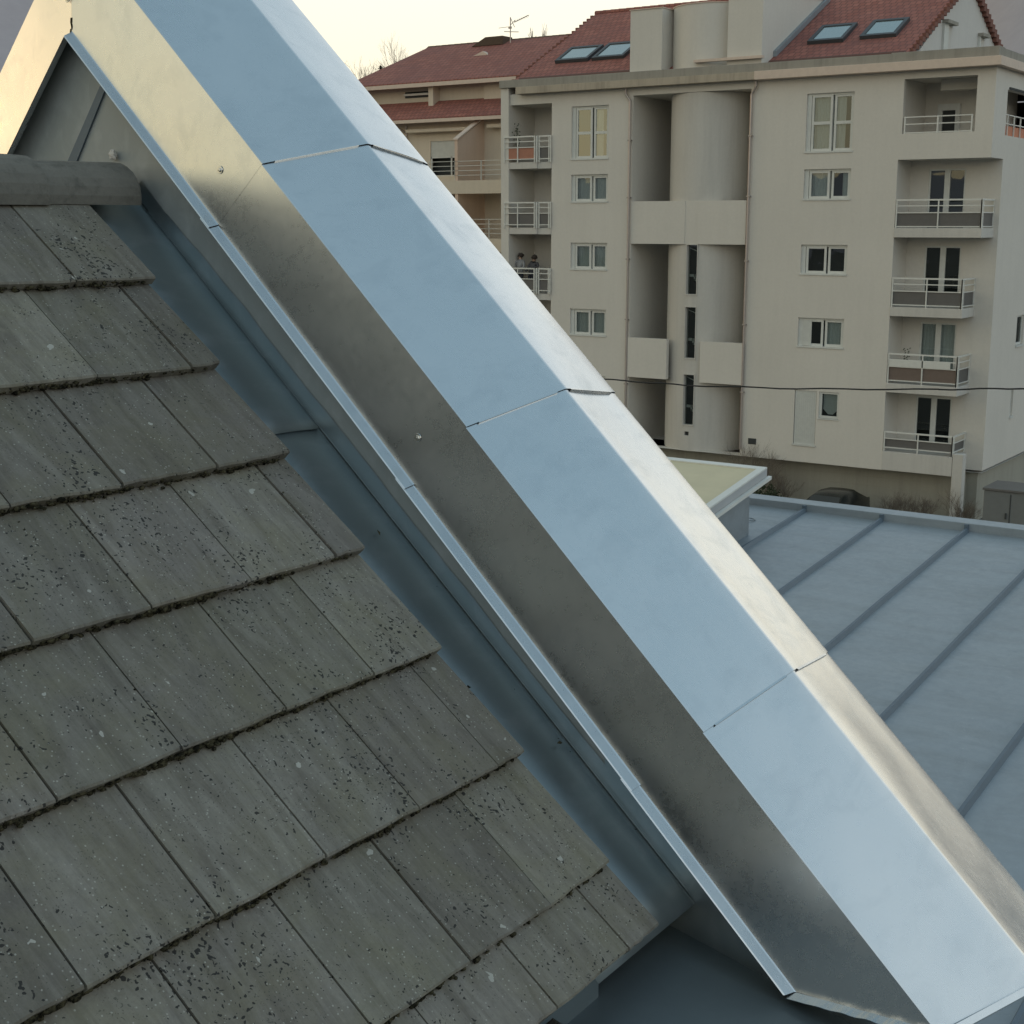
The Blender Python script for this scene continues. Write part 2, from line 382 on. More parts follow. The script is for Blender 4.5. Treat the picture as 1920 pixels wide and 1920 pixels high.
# moss and lime crumbs under the front edges
mb = MB()
def lump(mb, c, r, sq=(1, 1, 1), n=7, m=5, seed=0):
    vs = []; fs = []
    for i in range(m+1):
        th = pi*i/m
        for j in range(n):
            ph = 2*pi*j/n; d = Vector((sin(th)*cos(ph)*sq[0], sin(th)*sin(ph)*sq[1], cos(th)*sq[2]))
            k = 1+.45*noise.noise(d*2.3+Vector((seed, seed*.7, 0)))
            vs.append(c+d*r*k)
    for i in range(m):
        for j in range(n): fs.append((i*n+j, i*n+(j+1) % n, (i+1)*n+(j+1) % n, (i+1)*n+j))
    mb.add(vs, fs)
for ri, b0 in enumerate(rows):
    if ri == 0: continue
    w = .3
    while w < 2.66:
        den = noise.noise(Vector((w*3.1, ri*7.7, 1)))*.5+.5+(.22 if w < 2.2 else -.05)
        if random.random() < den*1.15:
            r = random.uniform(.002, .0055)*(1+den*.35)
            lump(mb, rp(w, b0+.001+random.uniform(-.004, .002), -.022+random.uniform(-.005, .012)), r, (1, random.uniform(1, 2.6), 1), 6, 4, random.random()*50)
        w += .0055
for q in range(64):
    w = random.uniform(.6, 2.5); b = rows[1+q % 7]
    for e in range(9): lump(mb, rp(w+random.gauss(0, .016), b-.003+random.gauss(0, .0045), -.021+random.uniform(-.004, .006)), random.uniform(.002, .0058), (1, 1.3, .8), 7, 5, q*3.1+e)
# moss creeping up the open joints
for q in range(26):
    odd = q % 2; w = (2.58 if odd else 2.43)-.3*random.randint(0, 5); b = rows[1+random.choice((0, 2, 4)) + (0 if odd else 1)] if False else random.uniform(.2, 1.6)
    lump(mb, rp(w, b, -.012), .003, (1, 1, .6), 6, 4, q)
obj('moss', mb, M['moss'], house, smooth=True)
# back slope of the roof and the body under it
RX, RZ = -3.45, .17
mb = MB(); back = Vector((-.72, 0, -.69))
for a in (0,):
    p0 = Vector((RX, -1.6, RZ-.03)); p1 = Vector((RX, 2.94, RZ-.03))
    mb.quad(p0, p1, p1+back*4, p0+back*4)
    mb.quad(rp(-1.6, -.0, -.07), rp(2.60, -.0, -.07), rp(2.60, 2.68, -.10), rp(-1.6, 2.68, -.10))
mb.quad(rp(-9, 0, -.03), rp(-1.6, 0, -.03), rp(-1.6, 2.68, -.06), rp(-9, 2.68, -.06))
obj('roof_deck', mb, M['ridge'], house)
mb = MB(); mb.box(-6, -1.62, -1.6, 2.93, -10.4, -2.0); obj('house_wall', mb, M['render_side'], house)
# ridge tiles
def ridge_tile(w0, w1, r0, r1):
    mb = MB(); K = 14; c = Vector((RX+.03, 0, RZ-.092))
    prof = []
    for i in range(K+1):
        t = R(-14+ (208)*i/K); prof.append((cos(t), sin(t)))
    rings = [(w0, r0, 0), (w0+.05, r0, 0), (w0+.07, r0-.006, 0), (w1, r1, 0)]
    vs = []
    for w, r, _ in rings:
        for x, z in prof: vs.append(c+Vector((x*r*1.12, w, z*r)))
    for w, r, _ in rings[::-1]:
        for x, z in prof: vs.append(c+Vector((x*(r-.018)*1.12, w, z*(r-.018))))
    L = K+1; NR_ = len(rings)*2
    fs = [(a*L+k, a*L+k+1, ((a+1) % NR_)*L+k+1, ((a+1) % NR_)*L+k) for a in range(NR_) for k in range(K)]
    fs += [(0, L, 2*L, 3*L, 4*L, 5*L, 6*L, 7*L), tuple(a*L+K for a in range(NR_))[::-1]]
    mb.add(vs, fs); o = obj('ridge_tile', mb, M['ridge'], house, smooth=False)
    return o
ridge_tile(2.50, 2.88, .104, .101); ridge_tile(2.04, 2.55, .124, .110); ridge_tile(1.58, 2.08, .122, .108); ridge_tile(1.12, 1.62, .122, .108)
mb = MB(); mb.prism([rp(1.0, 2.56, -.045), rp(1.0, 2.58, -.02), rp(1.0, 2.62, -.01), rp(1.0, 2.66, -.06)], (0, 1.72, 0)); obj('ridge_mortar', mb, M['basement'], house)

# gable wall carrying the coping
AX, AZ_ = -3.63, .54                      # foot of the drip edge at the apex
CD = Vector((cos(R(44)), 0, -sin(R(44)))); CM = Vector((sin(R(44)), 0, cos(R(44))))
LP = R(47)
LD = Vector((-cos(LP), 0, -sin(LP))); LM = Vector((-sin(LP), 0, cos(LP)))
def cp(s, w, m): return Vector((AX, 0, AZ_))+CD*s+CM*m+Vector((0, w, 0))
mb = MB()
poly = [Vector((AX, 0, AZ_+.22)), cp(3.42, 0, .10), Vector((-1.05, 0, -2.6)), Vector((-6.4, 0, -2.6)), Vector((AX, 0, AZ_))+LD*3.8+LM*.1]
mb.prism([p+Vector((0, 2.962, 0)) for p in poly], (0, .62, 0))
obj('gable_wall', mb, M['zinc_wall'], house)
# strip of mastic and upstand along the foot of the wall
mb = MB(); K = 150
pts0 = []; pts1 = []
for i in range(K+1):
    b = -.02+2.63*i/K; e = noise.noise(Vector((b*2.2, 3, 0)))*.010+noise.noise(Vector((b*9, 1, 0)))*.004
    h = -.030+e+ (b-1.2)*.004
    pts0.append(rp(2.958, b, -.10)); pts1.append(rp(2.9585, b, h))
for i in range(K):
    mb.quad(pts0[i], pts0[i+1], pts1[i+1], pts1[i])
obj('wall_upstand', mb, M['zinc_valley'], house)
obj('wall_flashing', MB().quad((-1.75, 2.957, -1.2), (-.8, 2.957, -1.9), (-.8, 2.957, -2.4), (-1.75, 2.957, -2.4)), M['zinc_valley'], house)
mb = MB(); mb.prism([(-3.55, 2.955, .415), (-3.52, 2.955, .415), (-3.70, 2.955, .17), (-3.745, 2.955, .17)], (0, .006, 0)); obj('wall_cleat', mb, M['seam'], house)
mb = MB(); lump(mb, Vector((-3.505, 2.948, .205)), .014, (1, .7, 1.1), 10, 7, 3); obj('mortar_crumb', mb, M['render_side'], house)
# valley gutter beside the tiles: two lapped sheets
def valley_sheet(b0, b1, lift, name='valley_gutter'):
    mb = MB(); prof = [(2.50, -.090), (2.64, -.084), (2.72, -.077), (2.78, -.075), (2.84, -.076), (2.90, -.080), (2.945, -.084), (2.954, -.080)]
    KB = 16; vs = []
    for i in range(KB+1):
        b = b0+(b1-b0)*i/KB
        for w, n in prof: vs.append(rp(w, b, n+lift))
    L = len(prof)
    mb.add(vs, [(i*L+j, i*L+j+1, (i+1)*L+j+1, (i+1)*L+j) for i in range(KB) for j in range(L-1)])
    o = obj(name, mb, M['zinc_valley'], house, smooth=True)
    so_ = o.modifiers.new('s', 'SOLIDIFY'); so_.thickness = .0015; so_.offset = -1
    return o
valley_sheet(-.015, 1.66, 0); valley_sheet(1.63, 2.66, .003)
# grit and bits of leaf lying in the gutter
mb = MB(); rg = random.Random(31)
for q in range(14):
    b = rg.uniform(.02, 2.3); w = rg.choice((2.71, 2.93))+rg.gauss(0, .012)
    lump(mb, rp(min(w, 2.95), b, -.076), rg.uniform(.0010, .0020), (1.6, 1, .5), 6, 4, q)
for q in range(4):
    b = rg.uniform(.1, 2.2); w = rg.uniform(2.72, 2.93); a = rg.uniform(0, 3); c = rp(w, b, -.070); d1 = (CU*cos(a)+Vector((0, sin(a), 0)))*.011; d2 = (Vector((0, cos(a), 0))-CU*sin(a))*.005
    mb.quad(c-d1, c-d2+CN*.003, c+d1, c+d2+CN*.002)
obj('gutter_debris', mb, M['moss'], house)['kind'] = 'stuff'
mb = MB(); mb.box(-1.75, 9, -14, 2.93, -3.6, -3.35); obj('reflection_blocker', mb, plain('dark_blocker_surface', (.05, .055, .055), .9), house)  # unseen slab added so the lower coping apron reflects something dark
# bead line along the gutter
mb = MB()
for i in range(40):
    b = .02+2.5*i/40; mb.tube(rp(2.95, b, -.071), rp(2.95, b+2.5/40, -.071), .0009, n=5, cap=False)
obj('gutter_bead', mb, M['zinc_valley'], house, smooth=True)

PROF = [(2.893, -.004), (2.895, -.0015), (2.921, .007), (2.925, .010), (2.9460, .2400), (2.9475, .2415), (3.316, .3345), (3.322, .3352), (3.329, .3345), (3.650, .275), (3.668, .270), (3.676, .262), (3.68, .10)]
def coping(s0, s1, lift, mode=None, seed=0, arm='right'):
    """one folded zinc sheet of the coping between s0 and s1 down the rake"""
    D, Mv = (CD, CM) if arm == 'right' else (LD, LM)
    kz = 1 if arm == 'right' else cos(LP)/cos(R(44))
    tl = tan(R(44)) if arm == 'right' else tan(LP)
    NS = 22; L = len(PROF); mb = MB(); vs = []
    rnd = random.Random(seed)
    # subdivide the wide faces for gentle buckling
    prof = []
    for (a, b), (c, d) in zip(PROF, PROF[1:]):
        n = max(1, int(abs(c-a)/.05)+int(abs(d-b)/.06))
        for q in range(n): prof.append((a+(c-a)*q/n, b+(d-b)*q/n, (2.6 if a > 3.32 else 1) if n > 1 and q else 0))
    prof.append((*PROF[-1], 0)); L = len(prof)
    for i in range(NS+1):
        f = i/NS
        for w, m, fl in prof:
            wob = noise.noise(Vector((w*3.0+seed*5, f*(s1-s0)*1.9, seed)))*.0021*fl
            mm = (m+lift+wob)*kz
            st = -tl*mm if mode in ('apex', 'left') else s0
            if mode == 'end':
                base = Vector((AX, 0, AZ_)); # horizontal cut at z=-1.8
                en = (AZ_+Mv.z*mm+1.80)/(-D.z)
            else: en = s1
            s = st+(en-st)*f
            vs.append(Vector((AX, w-wob*.3, AZ_))+D*s+Mv*mm)
    mb.add(vs, [(i*L+j, i*L+j+1, (i+1)*L+j+1, (i+1)*L+j) for i in range(NS) for j in range(L-1)])
    o = obj('coping_sheet', mb, M['zinc_new'], house, smooth=True)
    o.data.materials.append(M['zinc_strip']); o.data.materials.append(M['edge_shadow']); o.data.materials.append(M['edge_shadow'])
    for p in o.data.polygons:
        j = p.index % (L-1)
        if prof[j][0] > 3.324: p.material_index = 1
        # keep the folds crisp
    bm = bmesh.new(); bm.from_mesh(o.data)
    for e in bm.edges:
        if len(e.link_faces) != 2 or e.calc_face_angle() > R(14): e.smooth = False
    bm.to_mesh(o.data); bm.free()
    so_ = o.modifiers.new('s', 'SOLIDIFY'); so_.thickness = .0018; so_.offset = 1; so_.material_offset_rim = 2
    return o
JT = [0, .790, 1.772, 2.762]
sheets = [coping(0, JT[1]+.012, .0115, 'apex', 1), coping(JT[1]-.03, JT[2]+.01, .0080, None, 2), coping(JT[2]-.03, JT[3]+.01, .0045, None, 3), coping(JT[3]-.03, 3.38, .0010, 'end', 4)]
sheets.append(coping(0, 2.6, .0100, 'left', 5, 'left'))
# raised welts where the sheets overlap (thin folded edge, open at both ends)
def welt(s, w0, w1, lift=.010, width=.006):
    mb = MB(); vs = []
    def prof_m(w):
        for (a, b), (c, d) in zip(PROF, PROF[1:]):
            if a <= w <= c: return b+(d-b)*(w-a)/(c-a)
        return .3
    n = 8
    for k in range(n+1):
        w = w0+(w1-w0)*k/n; m = prof_m(w)
        vs += [cp(s-width, w, m+lift-.002), cp(s, w, m+lift), cp(s+.001, w, m+lift-.001), cp(s+.001, w, m+.001)]
    mb.add(vs, [(k*4+q, k*4+q+1, (k+1)*4+q+1, (k+1)*4+q) for k in range(n) for q in range(3)])
    return mb
for k, s in enumerate(JT[1:]):
    obj('fold_edge', welt(s+.013, 2.985, 3.285, (.0150, .0115, .008)[k]), M['zinc_new'], sheets[k])
    obj('fold_edge', welt(s+.015, 3.345, 3.63, (.0165, .013, .0095)[k]), M['zinc_strip'], sheets[k])
# end lip under the horizontal cut
mb = MB(); vs = []
K = 30
for i in range(K+1):
    f = i/K; x = -1.205+f*.36; e = .0035*sin(f*38)*f
    vs += [(x, 2.893+f*.03, -1.806+f*.004+e), (x, 2.930+f*.02, -1.799+f*.004)]
mb.add(vs, [(2*i, 2*i+1, 2*i+3, 2*i+2) for i in range(K)])
vs = []
e0 = Vector((-.845, 2.945, -1.796)); e1 = Vector((-.715, 3.33, -1.796)); e2 = Vector((-.80, 3.68, -1.796))
for a, b in ((e0, e1), (e1, e2)):
    mb.prism([a, b, b+Vector((.012, .0, -.012)), a+Vector((.012, 0, -.012))], (0, 0, .004))
o = obj('end_lip', mb, M['zinc_new'], sheets[3]); sm = o.modifiers.new('s', 'SOLIDIFY'); sm.thickness = .0015
# screws
def screw(p, nrm, parent):
    mb = MB(); nrm = nrm.normalized()
    mb.tube(p, p+nrm*.0018, .0115, .0105, 16); mb.tube(p+nrm*.0018, p+nrm*.0062, .0068, .0058, 6); mb.tube(p+nrm*.0062, p+nrm*.0066, .003, .001, 6)
    obj('screw', mb, M['steel'], parent, smooth=False)
AN = (Vector((0, -1, 0))+CM*.085)
def on_apron(s, m): return cp(s, 2.925+(m-.01)/.2305*.0205-.004, m)
screw(on_apron(.70, .135), AN, sheets[0]); screw(on_apron(1.70, .115), AN, sheets[1])
screw(Vector((AX-.013, 2.925, AZ_+.125)), AN, sheets[4])
# mastic in the mitre at the apex
mb = MB()
for i in range(26):
    z = AZ_+.0+.014*i; lump(mb, Vector((AX+noise.noise(Vector((i*.7, 0, 0)))*.008, 2.922+.0016*i*.9, z)), random.uniform(.0025, .006)*(1.5 if i < 5 else 1), (1, .6, 2), 6, 4, i)
obj('mastic', mb, M['moss'], sheets[0], smooth=True)
# lower eaves: folded zinc tray under the tiles and beside the coping end
mb = MB()
def tray(x0, x1, y0, y1, z0, z1, tw=0, nx=10, ny=10, seed=0):
    vs = []
    for i in range(nx+1):
        for j in range(ny+1):
            fx = i/nx; fy = j/ny; x = x0+(x1-x0)*fx; y = y0+(y1-y0)*fy
            vs.append((x, y, z0+(z1-z0)*fx+tw*fy+noise.noise(Vector((x*5, y*5, seed)))*.004))
    m = MB(); m.add(vs, [(i*(ny+1)+j, (i+1)*(ny+1)+j, (i+1)*(ny+1)+j+1, i*(ny+1)+j+1) for i in range(nx) for j in range(ny)])
    return m
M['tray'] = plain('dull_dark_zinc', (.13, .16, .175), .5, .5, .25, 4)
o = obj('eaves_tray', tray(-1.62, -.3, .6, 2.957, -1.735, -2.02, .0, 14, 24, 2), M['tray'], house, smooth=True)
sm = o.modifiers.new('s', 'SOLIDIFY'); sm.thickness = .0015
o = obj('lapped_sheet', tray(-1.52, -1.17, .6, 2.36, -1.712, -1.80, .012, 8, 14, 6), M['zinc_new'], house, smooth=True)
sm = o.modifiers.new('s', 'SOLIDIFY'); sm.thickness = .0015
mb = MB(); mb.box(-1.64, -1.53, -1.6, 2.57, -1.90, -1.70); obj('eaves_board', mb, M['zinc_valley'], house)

# ------------------------------------------------------------------ low building with the standing-seam zinc roof
low = thing('low_building', 'low building with grey blue standing seam zinc roof below the coping', 'building', (-1, 7, GZ))
def zr(y): return (-3.19+sin(R(5.25))*y)/cos(R(5.25))
Y0, Y1 = 3.95, 10.42; X0, X1 = -9.0, 4.2
mb = MB(); nx, ny = 60, 30; vs = []
for i in range(nx+1):
    for j in range(ny+1):
        x = X0+(X1-X0)*i/nx; y = Y0+(Y1-Y0)*j/ny
        vs.append((x, y, zr(y)+noise.noise(Vector((x*1.3, y*.8, 5)))*.006))
mb.add(vs, [(i*(ny+1)+j, (i+1)*(ny+1)+j, (i+1)*(ny+1)+j+1, i*(ny+1)+j+1) for i in range(nx) for j in range(ny)])
obj('roof_sheeting', mb, M['zinc_roof'], low, smooth=True)
seams = [-4.35-.645*k for k in range(7, 0, -1)]+[-4.35, -3.715, -3.06, -2.42, -1.745, -1.10, -.45, .2, .85, 1.5, 2.15, 2.8, 3.45]
for sx in seams:
    mb = MB()
    vs = []
    for j in range(31):
        y = Y0+(Y1-.02-Y0)*j/30; z = zr(y)+noise.noise(Vector((sx*1.3, y*.8, 5)))*.006
        dxx = noise.noise(Vector((sx*3, y*.9, 9)))*.006
        vs += [(sx-.024+dxx, y, z-.002), (sx-.010+dxx, y, z+.028), (sx+.008+dxx, y, z+.030), (sx+.022+dxx, y, z-.002)]
    mb.add(vs, [(j*4+q, j*4+q+1, (j+1)*4+q+1, (j+1)*4+q) for j in range(30) for q in range(3)])
    mb.box(sx-.016, sx+.012, Y1-.025, Y1+.0, zr(Y1), zr(Y1)+.052)
    obj('standing_seam', mb, M['seam'], low, smooth=False)
mb = MB(); zc = zr(Y1)
mb.prism([(X0, Y1-.004, zc-.01), (X0, Y1, zc+.058), (X0, Y1+.165, zc+.062), (X0, Y1+.175, zc-.30), (X0, Y1+.16, zc-.3)], (X1-X0, 0, 0))
obj('edge_curb', mb, M['zinc_roof'], low, bevel=.004)
mb = MB(); mb.box(X0+.1, X1-.1, Y0+.1, Y1+.12, GZ, zr(Y0)-.2); obj('low_wall', mb, M['render_side'], low)
mb = MB()
for k in range(24):
    a0 = 2*pi*k/24; a1 = 2*pi*(k+1)/24; cx, cy = -4.66, 10.02
    if k in (8, 9): continue
    mb.tube((cx+.062*cos(a0), cy+.045*sin(a0), zr(cy)+.006), (cx+.062*cos(a1), cy+.045*sin(a1), zr(cy)+.006), .004, n=5)
obj('solder_patch', mb, M['zinc_roof'], low)
# box with a pale yellow lid standing on it
lid = thing('roof_box', 'box with pale yellow top and white edges standing on the zinc roof', 'roof hatch', (-5.2, 8.7, zr(8.7)))
mb = MB(); mb.box(-6.3, -4.48, 8.35, 9.66, zr(8.35)-.02, -2.02); obj('box_wall', mb, M['zinc_roof'], lid)
def lz(y): return -1.815-(9.78-y)*.165
mb = MB(); mb.prism([(-6.4, 8.15, lz(8.15)), (-6.4, 9.78, lz(9.78)), (-6.4, 9.78, lz(9.78)-.085), (-6.4, 8.15, lz(8.15)-.085)], (2.0, 0, 0))
obj('lid_edge', mb, plain('grey_white_metal', (.42, .43, .44), .4), lid)
mb = MB(); mb.prism([(-6.34, 8.21, lz(8.21)+.004), (-6.34, 9.72, lz(9.72)+.004), (-6.34, 9.72, lz(9.72)+.001), (-6.34, 8.21, lz(8.21)+.001)], (1.88, 0, 0))
obj('lid_panel', mb, plain('yellow_fibreglass', (.60, .525, .345), .6), lid)
mb = MB()
for (xa, xb, ya, yb) in ((-4.46, -4.40, 8.15, 9.78), (-6.4, -6.34, 8.15, 9.78)):
    mb.prism([(xa, ya, lz(ya)+.012), (xa, yb, lz(yb)+.012), (xa, yb, lz(yb)), (xa, ya, lz(ya))], (xb-xa, 0, 0))
mb.prism([(-6.34, 9.72, lz(9.72)+.012), (-6.34, 9.78, lz(9.78)+.012), (-6.34, 9.78, lz(9.78)), (-6.34, 9.72, lz(9.72))], (1.88, 0, 0))
mb.prism([(-4.397, 8.15, lz(8.15)-.085), (-4.397, 9.80, lz(9.80)-.085), (-4.397, 9.80, lz(9.80)-.060), (-4.397, 8.15, lz(8.15)-.060)], (.028, 0, 0))
obj('lid_trim', mb, M['white'], lid)

# ------------------------------------------------------------------ the apartment block
FY = 50.0
ap = thing('apartment_building', 'beige apartment block with curved stair tower and red tiled roof', 'building', (-25, 55, GZ))
XL, XR = -34.97, -14.70
XB = -17.95                         # left edge of the corner balcony recess
BY = 51.42                          # back wall of the balcony recesses
WR = (-21.46, -19.66); WL = (-31.57, -29.83)
ZW = [(2.58, 4.63), (.89, 1.96), (-1.81, -.75), (-4.49, -3.43)]
SX0, SX1 = -28.72, -23.68
hs = []
for a, b in ZW: hs.append((*WR, a, b)); hs.append((*WL, a, b))
hs.append((-21.48, -20.60, -8.22, -6.15)); hs.append((-20.50, -19.72, -7.15, -6.15))
hs.append((*WL, -7.2, -6.15))
mb = MB()
main_h = [h for h in hs]
# facade from the left window wall to the right recess, stair opening cut out
holes(mb, FY, -32.52, SX0, -8.88, 5.25, [h for h in hs if h[0] < -29], .16)
holes(mb, FY, SX1, XB, -8.88, 5.25, [h for h in hs if h[0] > -22], .16)
mb.quad((SX0, FY, 4.93), (SX1, FY, 4.93), (SX1, FY, 5.25), (SX0, FY, 5.25)); mb.quad((SX0, FY, 4.93), (SX1, FY, 4.93), (SX1, 54, 4.93), (SX0, 54, 4.93))
# stair recess walls
mb.quad((SX0, FY, -8.9), (SX0, 53.6, -8.9), (SX0, 53.6, 4.93), (SX0, FY, 4.93)); mb.quad((SX1, FY, -8.9), (SX1, 53.6, -8.9), (SX1, 53.6, 4.93), (SX1, FY, 4.93))
mb.quad((SX0, 53.6, -8.9), (SX1, 53.6, -8.9), (SX1, 53.6, 4.93), (SX0, 53.6, 4.93))
# wall above the left balconies, the end fin, recess walls
mb.box(XL, -34.58, FY-.12, 53, -8.88, 5.62)
mb.quad((-34.58, FY, 4.82), (-32.52, FY, 4.82), (-32.52, FY, 5.25), (-34.58, FY, 5.25)); mb.quad((-34.58, FY, 4.82), (-32.52, FY, 4.82), (-32.52, BY+.4, 4.82), (-34.58, BY+.4, 4.82))
mb.quad((-32.52, FY, -8.9), (-32.52, 52, -8.9), (-32.52, 52, 5.25), (-32.52, FY, 5.25))
fl = [2.58, -.12, -2.83, -5.57, -8.3]
dl = [(-33.25, -32.60, z-.02, z+2.05) for z in fl]
holes(mb, BY+.4, -34.58, -32.52, -8.88, 4.82, dl, .12)
# right corner: back wall with door openings, side wall, top box
dr = [(-17.28, -15.95, z-.02, z+2.05) for z in (-.12, -2.83, -5.57, -8.28)]
holes(mb, BY, XB, XR, -8.8, 2.24, dr, .12)
mb.quad((XB, FY, -8.88), (XB, BY, -8.88), (XB, BY, 2.24), (XB, FY, 2.24))
holes(mb, FY, XB, XR, 2.22, 5.25, [(-17.86, -15.32, 3.10, 4.95)], .20)
mb.quad((XB, FY, 2.22), (XR, FY, 2.22), (XR, BY, 2.22), (XB, BY, 2.22))
slh = [(54.65, 55.6, -4.47, -3.37), (54.5, 54.85, -7.15, -6.1), (51.46, 56.0, 3.02, 4.55)]
holes(mb, XR, BY, 66, -8.8, 2.22, [h for h in slh if h[3] < 2], .16, 'x', 1)
holes(mb, XR, FY, 66, 2.22, 5.25, [slh[2]], .2, 'x', 1)
# loggia behind the top box
mb.quad((XB, FY+.2, 2.9), (XR-.2, FY+.2, 2.9), (XR-.2, 57, 2.9), (XB, 57, 2.9))
mb.quad((XB, 52.6, 2.9), (-15.9, 52.6, 2.9), (-15.9, 52.6, 5.2), (XB, 52.6, 5.2)); mb.quad((-15.9, 52.6, 2.9), (-15.9, 57, 2.9), (-15.9, 57, 5.2), (-15.9, 52.6, 5.2))
mb.quad((XB, FY+.2, 5.0), (XR-.2, FY+.2, 5.0), (XR-.2, 57, 5.0), (XB, 57, 5.0)); mb.quad((XB-.0, FY+.2, 2.9), (XB, 52.6, 2.9), (XB, 52.6, 5.2), (XB, FY+.2, 5.2))
mb.box(-17.0, XR-.25, 51.3, 51.5, 4.62, 4.99)
# far walls and underside of the overhang
mb.quad((XL, 53, -8.9), (XL, 66, -8.9), (XL, 66, 5.2), (XL, 53, 5.2)); mb.quad((XL, 66, -8.9), (XR, 66, -8.9), (XR, 66, 5.25), (XL, 66, 5.25))
mb.quad((XL, FY, -8.88), (XR, FY+1.4, -8.88), (XR, 66, -8.88), (XL, 66, -8.88)); mb.quad((-32.52, FY, -8.88), (XB, FY, -8.88), (XB, 52, -8.88), (-32.52, 52, -8.88))
wallo = obj('wall', mb, M['render'], ap)
# dark rooms behind the windows
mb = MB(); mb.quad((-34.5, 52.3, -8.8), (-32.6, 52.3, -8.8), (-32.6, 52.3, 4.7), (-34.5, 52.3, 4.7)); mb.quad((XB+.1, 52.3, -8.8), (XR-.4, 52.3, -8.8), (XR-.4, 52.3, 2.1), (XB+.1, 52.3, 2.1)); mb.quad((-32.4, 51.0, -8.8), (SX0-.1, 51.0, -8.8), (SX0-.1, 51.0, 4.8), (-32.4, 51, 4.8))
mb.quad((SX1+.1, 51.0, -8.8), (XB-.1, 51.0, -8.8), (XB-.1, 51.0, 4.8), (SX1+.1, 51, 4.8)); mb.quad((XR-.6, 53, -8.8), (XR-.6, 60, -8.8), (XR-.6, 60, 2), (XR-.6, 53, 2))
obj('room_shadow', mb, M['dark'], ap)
# corner tower nook: wall column at the right foot of the front, basement
mb = MB(); mb.box(-34.5, -15.3, 50.9, 65, GZ, -8.881); mb.box(-15.32, -14.9, 51.6, 65, GZ, -8.9)
for k in range(3): mb.box(-34.5, -15.3, 50.89, 50.905, -9.35-.35*k, -9.335-.35*k)
obj('basement_wall', mb, M['basement'], ap)
mb = MB(); mb.box(-15.36, -14.98, 49.98, 50.36, GZ, -8.05); obj('pillar', mb, M['balcony'], ap, bevel=.02)
# fascia, parapet
mb = MB(); mb.box(-23.4, XR+.25, 49.58, 50.0, 5.20, 5.50); mb.box(XR+.002, XR+.25, 50.0, 66.2, 5.20, 5.50); obj('roof_fascia', mb, M['fascia'], ap, bevel=.01)
mb = MB(); mb.box(-34.05, -23.4, 49.60, 50.0, 5.21, 5.49); obj('roof_fascia', mb, M['fascia_old'], ap, bevel=.01)
mb = MB(); mb.box(XL, -18.3, 49.76, 50.4, 5.50, 5.80); mb.box(-18.3, XR+.12, 49.76, 50.4, 5.50, 5.83); mb.box(XR-.35, XR+.12, 50.4, 66, 5.50, 5.80); obj('parapet', mb, M['concrete'], ap, bevel=.012)
mb = MB(); mb.quad((XL, 50.3, 5.3), (XR, 50.3, 5.3), (XR, 66, 5.3), (XL, 66, 5.3)); obj('flat_roof', mb, M['concrete'], ap)
# stair tower
def cyl_wall(mb, cx, cy, r, z0, z1, a0, a1, n, hs_=()):
    """hs_: (x0,x1,z0,z1) openings; faces whose centre falls in one are left out and given reveals"""
    aset = {a0+(a1-a0)*i/n for i in range(n+1)}
    for h in hs_:
        for x in h[:2]: aset.add(-math.acos(max(-1, min(1, (x-cx)/r))))
    an = sorted(aset); zs = sorted({z0, z1, *[h[2] for h in hs_], *[h[3] for h in hs_]})
    P = lambda a, z, q=0: (cx+(r-q)*cos(a), cy+(r-q)*sin(a), z)
    for a, b in zip(an, an[1:]):
        for z, zz in zip(zs, zs[1:]):
            mx = cx+r*cos((a+b)/2); mz = (z+zz)/2
            if sin((a+b)/2) < 0 and any(h[0] < mx < h[1] and h[2] < mz < h[3] for h in hs_): continue
            mb.quad(P(a, z), P(b, z), P(b, zz), P(a, zz))
    for h in hs_:
        a, b = [-math.acos((x-cx)/r) for x in h[:2]]
        for q in (a, b): mb.quad(P(q, h[2]), P(q, h[3]), P(q, h[3], .2), P(q, h[2], .2))
        for q in (h[2], h[3]): mb.quad(P(a, q), P(b, q), P(b, q, .2), P(a, q, .2))
CX, CR = -26.03, 1.66; CY = FY+CR+.01
SH = [(-26.21, -25.76, -2.69, -.80), (-26.21, -25.76, -5.19, -3.20), (-26.21, -25.76, -7.84, -5.85), (-26.14, -25.94, -8.28, -8.12)]
mb = MB(); cyl_wall(mb, CX, CY, CR, -8.9, 4.92, -pi, 0, 40, SH)
mb.box(CX-1.3, CX+1.2, CY-.02, 53.6, -8.9, 4.92)
tower = obj('stair_tower', mb, M['balcony'], ap)
for x0, x1, z0, z1 in SH[:3]:
    m2 = MB(); m2.box(x0-.035, x1+.035, FY-.012, FY+.05, z0-.045, z0); m2.box(x0-.035, x1+.035, FY-.008, FY+.05, z1, z1+.035); m2.box(x0-.03, x0, FY-.004, FY+.05, z0, z1); m2.box(x1, x1+.03, FY-.004, FY+.05, z0, z1)
    fr = obj('window_frame', m2, M['balcony'], tower)
    m2 = MB(); m2.quad((x0, FY+.14, z0), (x1, FY+.14, z0), (x1, FY+.14, z1), (x0, FY+.14, z1)); obj('pane', m2, M['glass'], tower)
    m2 = MB(); m2.box(x0+.0, x1, FY+.30, FY+.34, z0+.80, z0+.86) if False else m2.box(x0, x0+.24, FY+.28, FY+.33, z0+.66, z0+.76)
    m2.box(x0+.19, x0+.26, FY+.28, FY+.33, z0+.50, z0+.76); m2.box(x0+.19, x1, FY+.28, FY+.33, z0+.50, z0+.59)
    obj('stair_string', m2, M['white'], tower); m2 = MB(); m2.tube((x0-.02, FY+.3, z1-.12), (x1+.02, FY+.3, z1-.30), .018); obj('stair_rail', m2, M['white'], tower)
